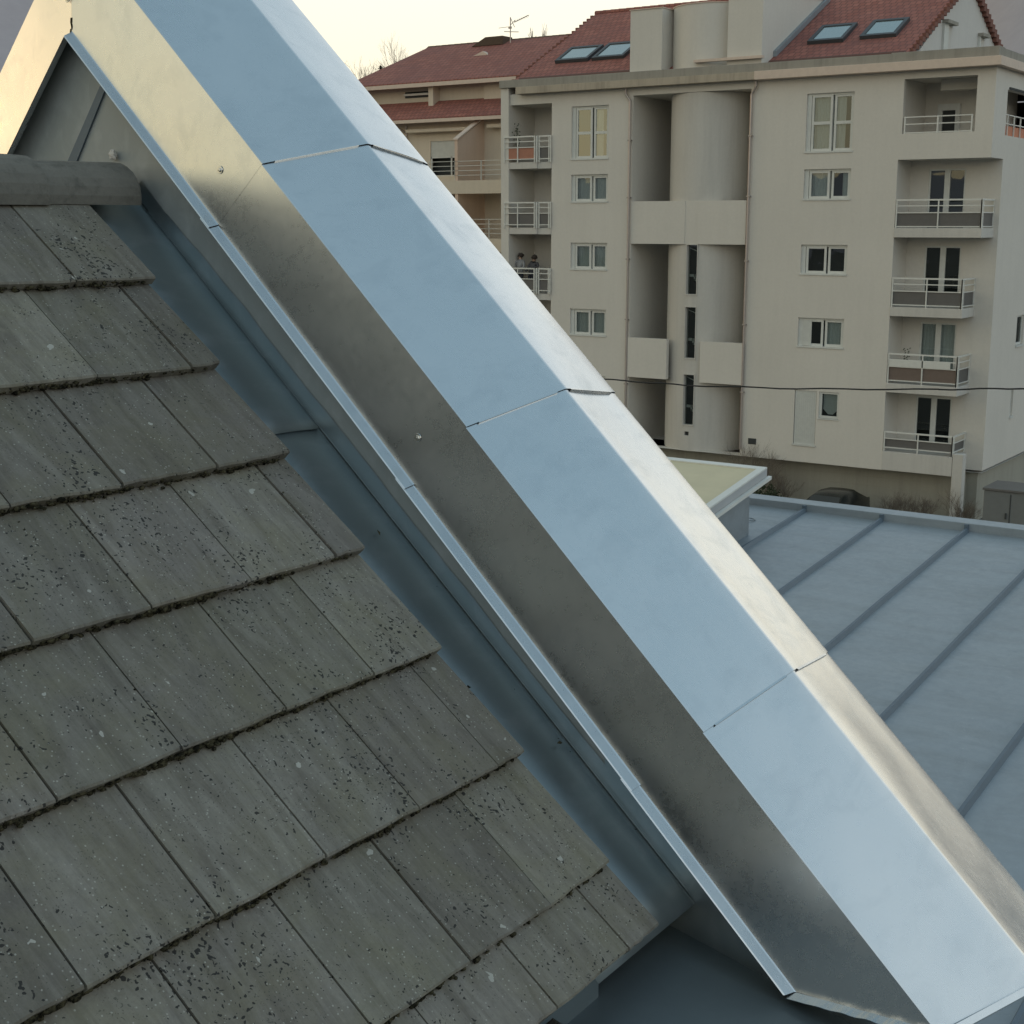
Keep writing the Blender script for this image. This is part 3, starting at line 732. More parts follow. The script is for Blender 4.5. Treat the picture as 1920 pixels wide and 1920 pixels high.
m2 = MB(); m2.box(-26.6, -25.4, FY+.7, FY+.8, -8.6, -.6); m2.box(-26.14, -25.94, FY+.1, FY+.12, -8.28, -8.12); obj('stair_shadow', m2, M['dark'], tower)
mb = MB(); mb.box(SX0-.02, -26.32, FY-.015, FY+.30, -.77, .88); mb.box(-25.78, SX1-.05, FY-.015, FY+.30, -.77, .88); mb.box(-26.32, -25.78, FY+.006, FY+.3, -.77, .88)
obj('landing_parapet', mb, M['render'], ap)
mb = MB(); mb.box(SX0-.02, -26.96, FY-.10, FY+.10, -6.08, -4.49); mb.quad((SX0, FY, -6.0), (-26.96, FY, -6.0), (-26.96, 51.9, -6.0), (SX0, 51.9, -6.0)); obj('landing_parapet', mb, M['render'], ap)
mb = MB(); mb.box(-25.47, SX1+.02, FY-.10, FY+.10, -6.11, -4.50); mb.quad((-25.47, FY, -6.05), (SX1, FY, -6.05), (SX1, 51.9, -6.05), (-25.47, 51.9, -6.05)); obj('landing_parapet', mb, M['render'], ap)
# roof-top part of the tower
def roof_z(y): return 5.88+.52*(y-50.55)
mb = MB()
mb.box(-28.90, -27.50, 50.0, 55.5, 5.50, 8.10); cyl_wall(mb, CX, CY, CR, 5.5, 8.14, -pi, 0, 40)
mb.add([(CX+CR*cos(-pi+pi*i/40), CY+CR*sin(-pi+pi*i/40), 8.14) for i in range(41)], [tuple(range(41))])
mb.box(CX-CR, CX+CR, CY, 56, 5.5, 8.139); mb.box(-27.5, CX, 51.2, 56, 5.5, 8.0)
mb.prism([(-24.72, 50.0, 5.5), (-24.72, 50.0, 8.2), (-24.72, 56.0, 8.75), (-24.72, 56.5, 5.5)], (1.40, 0, 0))
pent = obj('tower_head', mb, M['render'], ap)
mb = MB(); mb.box(-28.94, -27.46, 49.96, 55.5, 8.10, 8.13); mb.prism([(-24.76, 49.95, 8.2), (-24.76, 49.95, 8.24), (-24.76, 56, 8.79), (-24.76, 56, 8.75)], (1.48, 0, 0))
for i in range(40):
    a = -pi+pi*i/40; b = a+pi/40
    mb.prism([(CX+(CR+.03)*cos(a), CY+(CR+.03)*sin(a), 8.14), (CX+(CR+.03)*cos(b), CY+(CR+.03)*sin(b), 8.14), (CX+(CR-.1)*cos(b), CY+(CR-.1)*sin(b), 8.14), (CX+(CR-.1)*cos(a), CY+(CR-.1)*sin(a), 8.14)], (0, 0, .03))
obj('coping_trim', mb, M['fascia'], ap)
mb = MB(); mb.box(-26.02, -23.2, 49.80, 50.0, 5.98, 6.08); obj('tower_sill', mb, M['fascia'], ap)
mb = MB(); mb.prism([(-23.318, 51.0, roof_z(51)+.02), (-23.318, 55.9, roof_z(55.9)+.02), (-23.318, 55.9, roof_z(55.9)+.22), (-23.318, 51, roof_z(51)+.22)], (.14, 0, 0)); obj('dormer_flashing', mb, M['zinc_roof'], ap)
# main roof
RY = 57.1; RZt = roof_z(RY)
mb = MB(); nX, nY = 40, 24; vs = []
for i in range(nX+1):
    for j in range(nY+1):
        x = -34.75+(16.75)*i/nX; y = 50.45+(RY-50.45)*j/nY
        vs.append((x, y, roof_z(y)+noise.noise(Vector((x*.6, y*.6, 2)))*.03))
mb.add(vs, [(i*(nY+1)+j, (i+1)*(nY+1)+j, (i+1)*(nY+1)+j+1, i*(nY+1)+j+1) for i in range(nX) for j in range(nY)])
mb.quad((-34.75, RY, RZt), (-18.0, RY, RZt), (-18.0, 63.9, roof_z(50.3)), (-34.75, 63.9, roof_z(50.3)))
roof = obj('roof', mb, M['redtile'], ap)
sm = roof.modifiers.new('s', 'SOLIDIFY'); sm.thickness = .10; sm.offset = -1
# verge tiles: little steps along both ends
for vx in (-34.80, -17.98):
    mb = MB(); k = 0; y = 50.5
    while y < RY-.1:
        mb.box(vx-.06, vx+.08, y, y+.33, roof_z(y)-.10, roof_z(y)+.05+random.uniform(0, .02)); y += .31
    y = RY
    while y < 63.8:
        zz = RZt-.52*(y-RY); mb.box(vx-.07, vx+.10, y, y+.34, zz-.26, zz+.03); y += .31
    obj('verge_tiles', mb, M['verge'], roof)
mb = MB()
for k in range(42): mb.tube((-34.8+.4*k, RY, RZt-.02), (-34.38+.4*k, RY, RZt-.02), .13, .115, 10)
obj('ridge_tiles', mb, M['redtile'], roof)
# gable wall with slit windows under the roof end
mb = MB(); mb.prism([(-18.2, 50.5, 5.3), (-18.2, RY, RZt-.15), (-18.2, 63.7, 5.6), (-18.2, 63.7, 5.3)], (.15, 0, 0)); obj('gable_wall', mb, M['render_side'], ap)
for a, b, c, z in ((54.25, 54.75, 55.3, 7.30), (58.60, 58.75, 59.4, 7.27)):
    sl = obj('slit_window', MB().box(-18.3, -17.96, a, b, 5.8, z), M['shutter'], ap)
    obj('window_hood', MB().box(-18.1, -17.82, a-.03, c+.1, z, z+.12), M['concrete'], sl); obj('window_reveal', MB().box(-18.1, -18.04, b, c, 5.8, z), M['balcony'], sl)
# gutters and downpipes
mb = MB()
M['gutter'] = plain('brown_gutter', (.12, .06, .05), .5)
for a, b, c in ((-34.4, -28.95, -28.98), (-23.2, -18.05, -23.17)):
    mb = MB(); mb.tube((a, 50.44, 5.86), (b, 50.44, 5.88), .085, .085, 10); mb.tube((c, 50.44, 5.86), (c, 50.2, 5.6), .045)
    obj('gutter', mb, M['gutter'], ap)
for px, s in ((-28.80, 1), (-23.62, -1)):
    mb = MB(); mb.tube((px-.18*s, FY-.14, 5.2), (px-.18*s, FY-.12, 4.98), .048); mb.tube((px-.18*s, FY-.12, 4.98), (px, FY-.09, 4.72), .048); mb.tube((px, FY-.09, 4.72), (px, FY-.09, -8.6), .048)
    for z in (3.2, 1, -1.4, -3.8, -6.4): mb.box(px-.07, px+.07, FY-.15, FY, z, z+.05)
    obj('downpipe', mb, M['pipe'], ap, smooth=False)
mb = MB(); mb.box(-23.33, -23.0, FY-.02, FY+.03, -8.38, -8.15); obj('wall_vent', mb, M['dark'], ap)
# skylights
def skylight(x0, x1, y0, y1, open_=False):
    n = Vector((0, -.461, .887)); fx = .14
    P = lambda x, y, h: Vector((x, y, roof_z(y)))+n*h
    mb = MB()
    for a, b, c, d in ((x0, x1, y0, y0+fx), (x0, x1, y1-fx, y1), (x0, x0+fx, y0+fx, y1-fx), (x1-fx, x1, y0+fx, y1-fx)):
        mb.prism([P(a, c, .0), P(b, c, .0), P(b, d, .0), P(a, d, .0)], n*.14)
    f = obj('skylight', mb, plain('dark_skylight_frame', (.06, .065, .07), .5), ap)
    mb = MB(); h0 = .09
    if open_: mb.prism([P(x0+fx, y0+fx, .75), P(x1-fx, y0+fx, .75), P(x1-fx, y1-fx, .16), P(x0+fx, y1-fx, .16)], n*.05)
    else: mb.prism([P(x0+fx, y0+fx, h0), P(x1-fx, y0+fx, h0), P(x1-fx, y1-fx, h0), P(x0+fx, y1-fx, h0)], n*.02)
    obj('skylight_pane', mb, M['skyglass'], f)
skylight(-22.35, -20.95, 51.9, 53.3); skylight(-20.35, -18.98, 52.0, 53.4)
skylight(-33.6, -32.0, 51.9, 53.2, False); skylight(-31.8, -30.3, 51.9, 53.3)

# windows of the front
def window(x0, x1, z0, z1, tall=False, curtains=(1, 1), style='pair'):
    y = FY+.10
    mb = MB(); t = .07
    mb.box(x0, x0+.16, y-.02, y+.06, z0, z1); mb.box(x0+.16, x1, y-.01, y+.05, z1-t, z1); mb.box(x1-.05, x1, y-.01, y+.05, z0, z1-t)
    mb.box(x0-.02, x1+.02, FY-.035, y+.05, z0-.045, z0+.02)
    w = obj('window', mb, M['white_pvc'], ap)
    xm = (x0+.16+x1)/2+.02
    for k, (a, b) in enumerate(((x0+.18, xm-.03), (xm+.03, x1-.06))):
        yy = y-.015+.03*k
        mb = MB(); e = .085
        mb.box(a, a+e, yy, yy+.05, z0+.02, z1-t); mb.box(b-e, b, yy, yy+.05, z0+.02, z1-t); mb.box(a+e, b-e, yy, yy+.05, z0+.02, z0+.11); mb.box(a+e, b-e, yy, yy+.05, z1-t-.07, z1-t)
        if tall: mb.box(a+e, b-e, yy, yy+.05, (z0+z1)/2-.07, (z0+z1)/2+.04)
        obj('sash', mb, M['white_pvc'], w)
        mb = MB(); mb.quad((a+e, yy+.03, z0+.1), (b-e, yy+.03, z0+.1), (b-e, yy+.03, z1-t-.05), (a+e, yy+.03, z1-t-.05)); obj('pane', mb, M['glass_bright'] if (tall and x0 < -29) else M['glass'], w)
        if curtains[k]:
            mb = MB(); n = 26; vs = []
            for i in range(n+1):
                xx = a+(b-a)*i/n; yo = y+.13+.018*sin(i*1.9)+.01*sin(i*.7)
                vs += [(xx, yo, z0+.03), (xx, yo, z1-.08)]
            keep = [i for i in range(n) if curtains[k] == 1 or (curtains[k] == 2 and i < n*.55) or (curtains[k] == 3 and i > n*.5)]
            mb.add(vs, [(2*i, 2*i+2, 2*i+3, 2*i+1) for i in keep]); obj('curtain', mb, M['curtain'], w, smooth=True)
    return w
window(*WR, *ZW[0], True, (1, 2)); window(*WR, *ZW[1], False, (1, 3)); window(*WR, *ZW[2], False, (0, 0)); window(*WR, *ZW[3], False, (0, 1))
window(*WL, *ZW[0], True, (0, 2)); window(*WL, *ZW[1], False, (1, 1)); window(*WL, *ZW[2], False, (1, 1)); window(*WL, *ZW[3], False, (1, 1)); window(*WL, -7.2, -6.15, False, (1, 1))
mb = MB(); mb.box(-21.0+.0, -20.0, 0, 0, 0, 0); 
# white closing panel of the third right window, ground floor shutter and small window
mb = MB(); mb.box(WR[0]+.17, WR[0]+.52, FY+.055, FY+.08, ZW[3][0]+.03, ZW[3][1]-.07); obj('window_panel', mb, M['shutter'], ap)
mb = MB(); mb.box(-21.46, -20.62, FY+.03, FY+.08, -8.20, -6.15)
for k in range(10): mb.box(-21.46+.084*k, -21.455+.084*k, FY+.025, FY+.03, -8.2, -6.15)
mb.box(-21.52, -20.56, FY-.04, FY+.08, -8.26, -8.20); obj('closed_shutter', mb, M['shutter'], ap)
mb = MB(); x0, x1, z0, z1 = -20.50, -19.72, -7.15, -6.15
mb.box(x0, x0+.10, FY+.05, FY+.11, z0, z1); mb.box(x1-.08, x1, FY+.05, FY+.11, z0, z1); mb.box(x0+.1, x1-.08, FY+.05, FY+.11, z0, z0+.10); mb.box(x0+.1, x1-.08, FY+.05, FY+.11, z1-.08, z1); mb.box(x0-.03, x1+.03, FY-.035, FY+.05, z0-.04, z0)
w = obj('window', mb, M['white_pvc'], ap); mb = MB(); mb.quad((x0+.1, FY+.085, z0+.1), (x1-.08, FY+.085, z0+.1), (x1-.08, FY+.085, z1-.08), (x0+.1, FY+.085, z1-.08)); obj('pane', mb, M['glass'], w)
mb = MB(); mb.prism([(x0+.1, FY+.2, z1-.05), (x1-.08, FY+.2, z1-.05), (x1-.08, FY+.2, z0+.34), (x1-.3, FY+.2, z0+.14), (x0+.30, FY+.2, z0+.14), (x0+.1, FY+.2, z0+.34)], (0, .01, 0)); obj('curtain', mb, M['curtain'], w)

# balcony doors
def door(x0, x1, z0, z1, y, curtains=0, two=True):
    mb = MB(); t = .06; xm = (x0+x1)/2
    mb.box(x0, x0+t, y, y+.06, z0, z1); mb.box(x1-t, x1, y, y+.06, z0, z1); mb.box(x0+t, x1-t, y, y+.06, z1-t, z1); mb.box(x0+t, x1-t, y, y+.06, z0, z0+.14)
    if two: mb.box(xm-.10, xm+.10, y-.012, y+.07, z0, z1-t)
    d = obj('balcony_door', mb, M['white_pvc'], ap)
    mb = MB(); mb.quad((x0+t, y+.035, z0+.1), (x1-t, y+.035, z0+.1), (x1-t, y+.035, z1-t), (x0+t, y+.035, z1-t)); obj('pane', mb, M['glass'], d)
    if curtains:
        mb = MB(); n = 40; vs = []
        for i in range(n+1):
            xx = x0+(x1-x0)*i/n; yo = y+.16+.02*sin(i*1.7); vs += [(xx, yo, z0+.05), (xx, yo, z1-.06)]
        mb.add(vs, [(2*i, 2*i+2, 2*i+3, 2*i+1) for i in range(n) if curtains == 1 or i < 12]); obj('curtain', mb, M['curtain'], d, smooth=True)
for i, z in enumerate((-.12, -2.83, -5.57, -8.28)): door(-17.28, -15.95, z, z+2.05, BY+.03, 1 if i == 2 else 0)
for i, z in enumerate(fl): door(-33.25, -32.60, z, z+2.05, BY+.43, 0, False)
# loggia door and blind
mb = MB(); mb.box(-17.45, -17.27, 52.45, 52.6, 2.9, 4.25); mb.box(-16.80, -16.65, 52.45, 52.6, 2.9, 4.25); mb.box(-17.27, -16.80, 52.45, 52.6, 4.02, 4.25); d = obj('balcony_door', mb, M['white_pvc'], ap)
mb = MB(); mb.box(-17.27, -16.80, 52.52, 52.58, 2.9, 4.02); obj('pane', mb, M['dark'], d)

def railing(front, side, z0, z1, parent, bars=(.0, .5), mids=1, panel=None, post=.045, lower=True, mid_x=None):
    """front=(x0,x1,y); side=(x,y0,y1) or None; z0 foot z1 top; solid infill panel below the lowest mid bar"""
    mb = MB(); x0, x1, y = front
    def hbar(z, r=.022):
        mb.box(x0, x1, y-r, y+r, z-r, z+r)
        if side: mb.box(side[0]-r, side[0]+r, side[1], side[2], z-r, z+r)
    for f in bars: hbar(z0+.04+(z1-z0-.04)*f, .018)
    hbar(z1, .028)
    xs = [x0+.02, x1-.02]+([mid_x] if mid_x else [(x0+x1)/2])
    for x in xs: mb.box(x-post/2, x+post/2, y-.03, y-.0, z0-.10, z1)
    if side:
        for yy in (side[1]+.14, side[2]-.03): mb.box(side[0]-.02, side[0]+.02, yy-.025, yy+.025, z0-.10, z1)
        mb.box(side[0]-.03, side[0]+.03, side[1]-.03, side[1]+.03, z0-.1, z1)
    r = obj('railing', mb, M['white'], parent)
    if panel:
        mb = MB(); zt = z0+.04+(z1-z0-.04)*bars[1]
        mb.box(x0+.03, x1-.03, y+.022, y+.035, z0+.05, zt)
        if side: mb.box(side[0]-.035, side[0]-.022, side[1], side[2], z0+.05, zt)
        obj('railing_panel', mb, panel, parent)
    return r
# right-hand balconies
BZ = [(-.47, -.13, .83), (-3.25, -2.88, -1.90), (-6.00, -5.60, -4.60), (None, -8.06, -7.45)]
for i, (zs, z0, z1) in enumerate(BZ):
    xe = -14.85 if i == 0 else -15.35
    mb = MB()
    if zs is None:
        mb.prism([(XB, FY-.02, -8.87), (-15.37, FY-.02, -8.87), (-15.37, BY, -8.87), (XB, BY, -8.87)], (0, 0, .70))
    else:
        mb.box(XB, xe, FY-.03, BY, zs, zs+.33)
    bal = obj('balcony', mb, M['balcony'], ap, bevel=.012)
    fx = -15.28 if i == 0 else xe
    railing((XB+.03, xe-.04 if i == 0 else xe-.04, FY+.02), (xe-.05, FY+.02, BY), z0, z1, bal, (.0, .52, .78) if i != 3 else (0., .58), panel=None if i == 2 else M['panel'])
    if i == 2:
        mb = MB(); mb.box(XB+.06, xe-.08, FY+.045, FY+.07, z0+.05, z0+.52); obj('railing_panel', mb, M['panel_brown'], bal)
        mb = MB(); mb.box(XB+.06, xe-.30, FY-.01, FY+.01, z0+.54, z0+.79); obj('railing_panel', mb, M['white'], bal)
        mb = MB(); mb.box(xe-.10, xe-.08, FY+.1, BY, z0+.05, z0+.52); obj('railing_panel', mb, M['panel'], bal)
# left-hand balconies
for i, z in enumerate((2.24, -.42, -3.12, -5.84)):
    mb = MB(); mb.box(-34.575, -33.18, FY-.1, BY+.4, z, z+.27); bal = obj('balcony', mb, M['balcony'], ap, bevel=.012)
    mb2 = MB(); mb2.box(-33.18, -32.523, FY-.02, BY+.4, z+.0, z+.26); obj('landing_slab', mb2, M['balcony'], bal)
    railing((-34.80, -33.24, FY-.14), (-33.18, FY-.1, FY+.05), z+.35, z+1.29, bal, (0., .52, .78), panel=M['panel'] if i else M['terracotta'], mid_x=-34.1)
    railing((-33.10, -32.50, FY-.06), None, z+.35, z+1.29, bal, (0., .52, .78), panel=M['panel'], mid_x=-32.6)
# top loggia railing and the side loggia rail with its planters
mb = MB(); yl = FY+.05
for z in (3.13, 3.42, 3.66): mb.box(-17.80, -15.42, yl-.02, yl+.02, z-.018, z+.018)
for x in (-17.78, -16.62, -15.44): mb.box(x-.025, x+.025, yl-.03, yl+.03, 3.08, 3.66)
obj('railing', mb, M['white'], wallo)
mb = MB()
for z in (3.42, 3.72): mb.box(XR-.06, XR-.02, 51.5, 56, z-.016, z+.016)
for y in (51.8, 52.6, 53.4, 54.2, 55): mb.box(XR-.06, XR-.02, y-.02, y+.02, 3.0, 3.72)
obj('railing', mb, M['white'], wallo)
mb = MB(); mb.box(XR-.14, XR-.07, 51.5, 56, 3.03, 3.36); obj('railing_panel', mb, plain('orange_planter', (.55, .22, .13), .7), wallo)
mb = MB(); mb.box(XR-.10, XR+.03, 51.6, 56, 4.56, 4.64); obj('blind_box', mb, M['dark'], wallo)
# side windows
for y0, y1, z0, z1 in ((54.65, 55.6, -4.47, -3.37), (54.5, 54.85, -7.15, -6.1)):
    mb = MB(); mb.box(XR-.12, XR-.07, y0, y1, z0, z0+.08); mb.box(XR-.12, XR-.07, y0, y0+.07, z0+.08, z1); mb.box(XR-.12, XR-.07, y0+.07, y1, z1-.07, z1); mb.box(XR-.12, XR-.07, y1-.07, y1, z0+.08, z1-.07); mb.box(XR-.02, XR+.05, y0-.03, y1+.03, z0-.08, z0-.0)
    w = obj('window', mb, M['white_pvc'], ap); mb = MB(); mb.quad((XR-.1, y0, z0), (XR-.1, y1, z0), (XR-.1, y1, z1), (XR-.1, y0, z1)); obj('pane', mb, M['glass'], w)

# ------------------------------------------------------------------ the pale building behind on the left
lb = thing('rear_building', 'pale peach building with tiered red roofs behind the apartment block', 'building', (-45, 62, GZ))
LY = 58.0
mb = MB()
holes(mb, LY, -60, -33, -10, 5.0, [(-45.0, -43.25, 2.4, 4.07), (-44.5, -42.6, -.3, 1.4)], .2)
mb.quad((-60, 58.95, 5.9), (-33, 58.95, 5.9), (-33, 58.95, 7.2), (-60, 58.95, 7.2))
mb.quad((-33, LY, -10), (-33, 72, -10), (-33, 72, 5), (-33, LY, 5))
mb.box(-45.4, -45.1, 58.4, 59.0, 5.7, 6.95)
mb.box(-42.2, -41.0, 58.75, 59.0, 5.8, 6.80)
obj('wall', mb, M['render_cream'], lb)
mb = MB(); mb.prism([(-41.65, 55.8, 1.5), (-41.65, 55.8, 3.92), (-41.65, LY, 5.0), (-41.65, LY, 1.5)], (-.18, 0, 0)); mb.prism([(-41.65, 55.8, -1.3), (-41.65, 55.8, 1.45), (-41.65, LY, 1.45), (-41.65, LY, -1.3)], (-.18, 0, 0)); obj('partition_wall', mb, M['render_warm'], lb)
mb = MB(); mb.prism([(-41.6, 55.75, 3.92), (-41.6, LY-.1, 5.04), (-41.6, LY-.1, 5.11), (-41.6, 55.75, 3.99)], (-.28, 0, 0)); obj('partition_cap', mb, M['fascia'], lb)
mb = MB(); mb.box(-45.0, -43.25, LY+.06, LY+.1, 3.30, 4.07)
for k in range(9): mb.box(-45.0, -43.25, LY+.052, LY+.06, 3.32+.085*k, 3.33+.085*k)
obj('roller_shutter', mb, M['shutter'], lb)
mb = MB()
for x in (-45.0, -43.75, -43.32): mb.box(x, x+.07, LY+.04, LY+.1, 2.4, 3.3)
mb.box(-45, -43.25, LY+.04, LY+.1, 3.24, 3.3); obj('window', mb, M['white_pvc'], lb)
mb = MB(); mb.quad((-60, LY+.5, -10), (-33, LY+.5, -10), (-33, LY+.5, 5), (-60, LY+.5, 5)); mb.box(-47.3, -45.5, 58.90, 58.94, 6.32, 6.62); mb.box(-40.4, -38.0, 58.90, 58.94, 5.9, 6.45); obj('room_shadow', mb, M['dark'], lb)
mb = MB(); mb.box(-47.3, -45.5, 58.80, 58.89, 6.42, 6.52); obj('awning', mb, M['white'], lb); mb = MB(); mb.prism([(-40.6, 58.0, 6.25), (-38.5, 58.0, 6.15), (-38.5, 58.9, 6.45), (-40.9, 58.9, 6.45)], (0, 0, .04)); obj('awning', mb, M['white'], lb)
mb = MB(); mb.box(-46.2, -42.0, 57.5, 57.75, 4.48, 4.66); obj('awning', mb, M['render_cream'], lb, bevel=.04); mb = MB(); mb.box(-41.2, -38, 57.5, 57.75, 4.55, 4.74); obj('awning', mb, M['render_cream'], lb, bevel=.04)
def slope(x0, x1, y0, z0, y1, z1, name='roof', hip=0):
    mb = MB(); mb.quad((x0, y0, z0), (x1, y0, z0), (x1, y1, z1), (x0+hip, y1, z1)); return mb
o = obj('roof', slope(-60, -33, 57.2, 5.06, 58.9, 6.02), M['redtile'], lb); 
sm = o.modifiers.new('s', 'SOLIDIFY'); sm.thickness = .08
mb = MB(); mb.quad((-51.0, 58.2, 6.92), (-33, 58.2, 6.92), (-33, 64, 9.42), (-49.6, 64, 9.42)); mb.quad((-51.0, 58.2, 6.92), (-49.6, 64, 9.42), (-53.2, 66, 7.5), (-53.4, 60.8, 5.6))
mb.quad((-49.6, 64, 9.42), (-33, 64, 9.42), (-33, 70, 6.9), (-52, 70, 6.9)); o = obj('roof', mb, M['redtile'], lb); sm = o.modifiers.new('s', 'SOLIDIFY'); sm.thickness = .08
mb = MB()
for k in range(40): mb.tube((-49.6+.42*k, 64, 9.42), (-49.16+.42*k, 64, 9.42), .12, .11, 8)
for k in range(14):
    a = Vector((-49.6, 64, 9.45)).lerp(Vector((-53.3, 63, 7.0)), k/14); b = Vector((-49.6, 64, 9.45)).lerp(Vector((-53.3, 63, 7.0)), (k+1.1)/14); mb.tube(a, b, .12, .10, 8)
mb.prism([(-46.2, 63.2, 9.2), (-44.2, 63.2, 9.2), (-44.2, 63.2, 9.62), (-45.3, 63.2, 9.62)], (0, .9, 0))
obj('ridge_tiles', mb, plain('mossy_ridge', (.10, .07, .05), .9), lb)
mb = MB(); mb.box(-50.9, -33, 58.08, 58.2, 6.74, 6.93); mb.prism([(-51.0, 58.1, 6.74), (-53.4, 60.7, 5.45), (-53.4, 60.7, 5.62), (-51.0, 58.1, 6.93)], (0, .1, 0)); mb.box(-60, -33, 57.08, 57.2, 4.92, 5.08); obj('eaves_board', mb, M['fascia'], lb)
mb = MB(); mb.prism([(-45.1, 61.7, 8.48), (-44.0, 61.7, 8.48), (-44.4, 61.7, 8.72)], (0, .3, 0)); obj('roof_vent', mb, M['fascia'], lb)
for z, x0 in ((1.62, -46.5), (-1.1, -44.5), (-3.8, -44.5)):
    mb = MB(); mb.box(x0, -33, 55.8, LY, z-.18, z); mb.box(x0, -33, 55.76, 55.80, z-.2, z+.42); bal = obj('balcony', mb, M['render_cream'], lb)
    mb = MB()
    for q in (.66, .88, 1.1, 1.32): mb.box(x0, -33, 55.8, 55.83, z+q-.012, z+q+.012)
    x = x0+.02
    while x < -38: mb.box(x-.02, x+.02, 55.80, 55.84, z+.4, z+1.32); x += 1.55
    obj('railing', mb, M['white'], bal)
mb = MB(); mb.tube((-46.45, LY-.1, 4.9), (-46.45, LY-.1, -9), .05); mb.tube((-46.8, 57.2, 4.95), (-46.45, LY-.1, 4.5), .05); obj('downpipe', mb, M['pipe'], lb)

# ------------------------------------------------------------------ small things
an = thing('tv_antenna', 'thin tv antenna standing on the red ridge of the rear building', 'antenna', (-43.56, 63.0, 9.3))
mb = MB(); mb.tube((-43.56, 63, 9.2), (-43.56, 63, 10.45), .028); obj('mast', mb, M['pipe'], an)
mb = MB(); mb.tube((-43.3, 63, 10.20), (-42.25, 62.7, 10.42), .022); mb.tube((-43.52, 63, 10.1), (-43.2, 62.9, 10.28), .016); mb.tube((-43.5, 62.9, 10.45), (-43.3, 63, 9.95), .016)
for k in range(8): mb.tube((-43.2+.12*k, 62.8, 10.14+.026*k), (-43.2+.12*k, 62.95, 10.30+.026*k), .008, n=4)
obj('boom', mb, M['pipe'], an)
mb = MB(); mb.tube((-43.95, 63, 9.78), (-43.05, 63, 9.70), .018); mb.tube((-44.3, 63, 9.98), (-43.5, 63, 10.0), .012); mb.box(-43.66, -43.5, 62.95, 63.05, 9.9, 10.0); obj('dipole', mb, M['pipe'], an)

cb = MB(); pts = [(-19.5, -3.80), (-17.74, -3.76), (-15.6, -3.765), (-12.77, -3.66), (-9.61, -3.47), (-7.84, -3.33), (-2, -2.7)]
pts = [Vector((a, 30.0, b)) for a, b in pts]
for a, b in zip(pts, pts[1:]):
    for k in range(6):
        q = lambda f: a.lerp(b, f)+Vector((0, 0, .012*sin(f*9+a.x)))
        cb.tube(q(k/6), q((k+1)/6), .018, n=6, cap=False)
tag(obj('overhead_cable', cb, M['black'], smooth=True), 'black overhead cable crossing in front of the apartment block', 'cable')

# people on the left balcony, third floor down
def person(x, y, z, lean, face, topmat, label, arm=0):
    root = thing('person', label, 'person', (x, y, z), 'people on the balcony')
    J = {'pelvis': (0, 0, .88), 'chest': (lean*.4, -abs(lean)*.12, 1.20), 'neck': (lean*.75, -abs(lean)*.3, 1.40), 'head': (lean*.95, -abs(lean)*.5, 1.52), 'crown': (lean*1.05, -abs(lean)*.6, 1.62),
         'ls': (lean*.65-.18, -.03, 1.34), 'le': (lean*.7-.30, -.12, 1.08), 'lh': (lean*.7-.24, -.32, .98), 'rs': (lean*.65+.18, -.03, 1.34), 're': (lean*.7+.28, -.16, 1.08+arm), 'rh': (lean*.7+.16, -.34, 1.0+arm*1.6),
         'lk': (-.11, -.04, .48), 'lf': (-.12, 0, .06), 'lt': (-.12, -.16, .03), 'rk': (.11, -.05, .48), 'rf': (.12, 0, .06), 'rt': (.12, -.16, .03), 'lhip': (-.10, 0, .84), 'rhip': (.10, 0, .84)}
    Rr = {'pelvis': .145, 'chest': .15, 'neck': .06, 'head': .095, 'crown': .085, 'ls': .065, 'le': .045, 'lh': .035, 'rs': .065, 're': .045, 'rh': .035, 'lk': .06, 'lf': .045, 'lt': .04, 'rk': .06, 'rf': .045, 'rt': .04, 'lhip': .09, 'rhip': .09}
    E = [('pelvis', 'chest'), ('chest', 'neck'), ('neck', 'head'), ('head', 'crown'), ('chest', 'ls'), ('ls', 'le'), ('le', 'lh'), ('chest', 'rs'), ('rs', 're'), ('re', 'rh'), ('pelvis', 'lhip'), ('lhip', 'lk'), ('lk', 'lf'), ('lf', 'lt'), ('pelvis', 'rhip'), ('rhip', 'rk'), ('rk', 'rf'), ('rf', 'rt')]
    ks = list(J); me = bpy.data.meshes.new('body'); me.from_pydata([J[k] for k in ks], [(ks.index(a), ks.index(b)) for a, b in E], [])
    o = bpy.data.objects.new('body', me); COL.objects.link(o); o.parent = root
    sk = o.modifiers.new('skin', 'SKIN'); 
    for i, k in enumerate(ks): me.skin_vertices[0].data[i].radius = (Rr[k], Rr[k]); me.skin_vertices[0].data[i].use_root = (k == 'pelvis')
    sk.use_smooth_shade = True
    sb = o.modifiers.new('sub', 'SUBSURF'); sb.levels = 2; sb.render_levels = 2
    def skinm(t, b):
        c = N(t, 'ShaderNodeTexCoord'); s_ = N(t, 'ShaderNodeSeparateXYZ'); t.links.new(c.outputs['Object'], s_.inputs[0])
        st = math_node(t, 'GREATER_THAN', s_.outputs['Z'], 1.41)
        low_ = math_node(t, 'LESS_THAN', s_.outputs['Z'], .86)
        col = mixc(t, st, topmat, (.42, .28, .21)); col = mixc(t, low_, col, (.03, .035, .05)); t.links.new(col, b.inputs['Base Color']); b.inputs['Roughness'].default_value = .8
    me.materials.append(mat('person_skin_and_clothes', skinm))
    mb = MB(); h = Vector(J['head'])+Vector((x, y, z)); lump(mb, h+Vector((0, .02, .055)), .125, (1, 1.05, .85), 14, 10, x)
    obj('hair', mb, M['hair'], root, smooth=True)
    return root
person(-34.38, 50.45, -2.88, .02, 0, (.30, .30, .30), 'dark haired person in pale top at the left of the balcony')
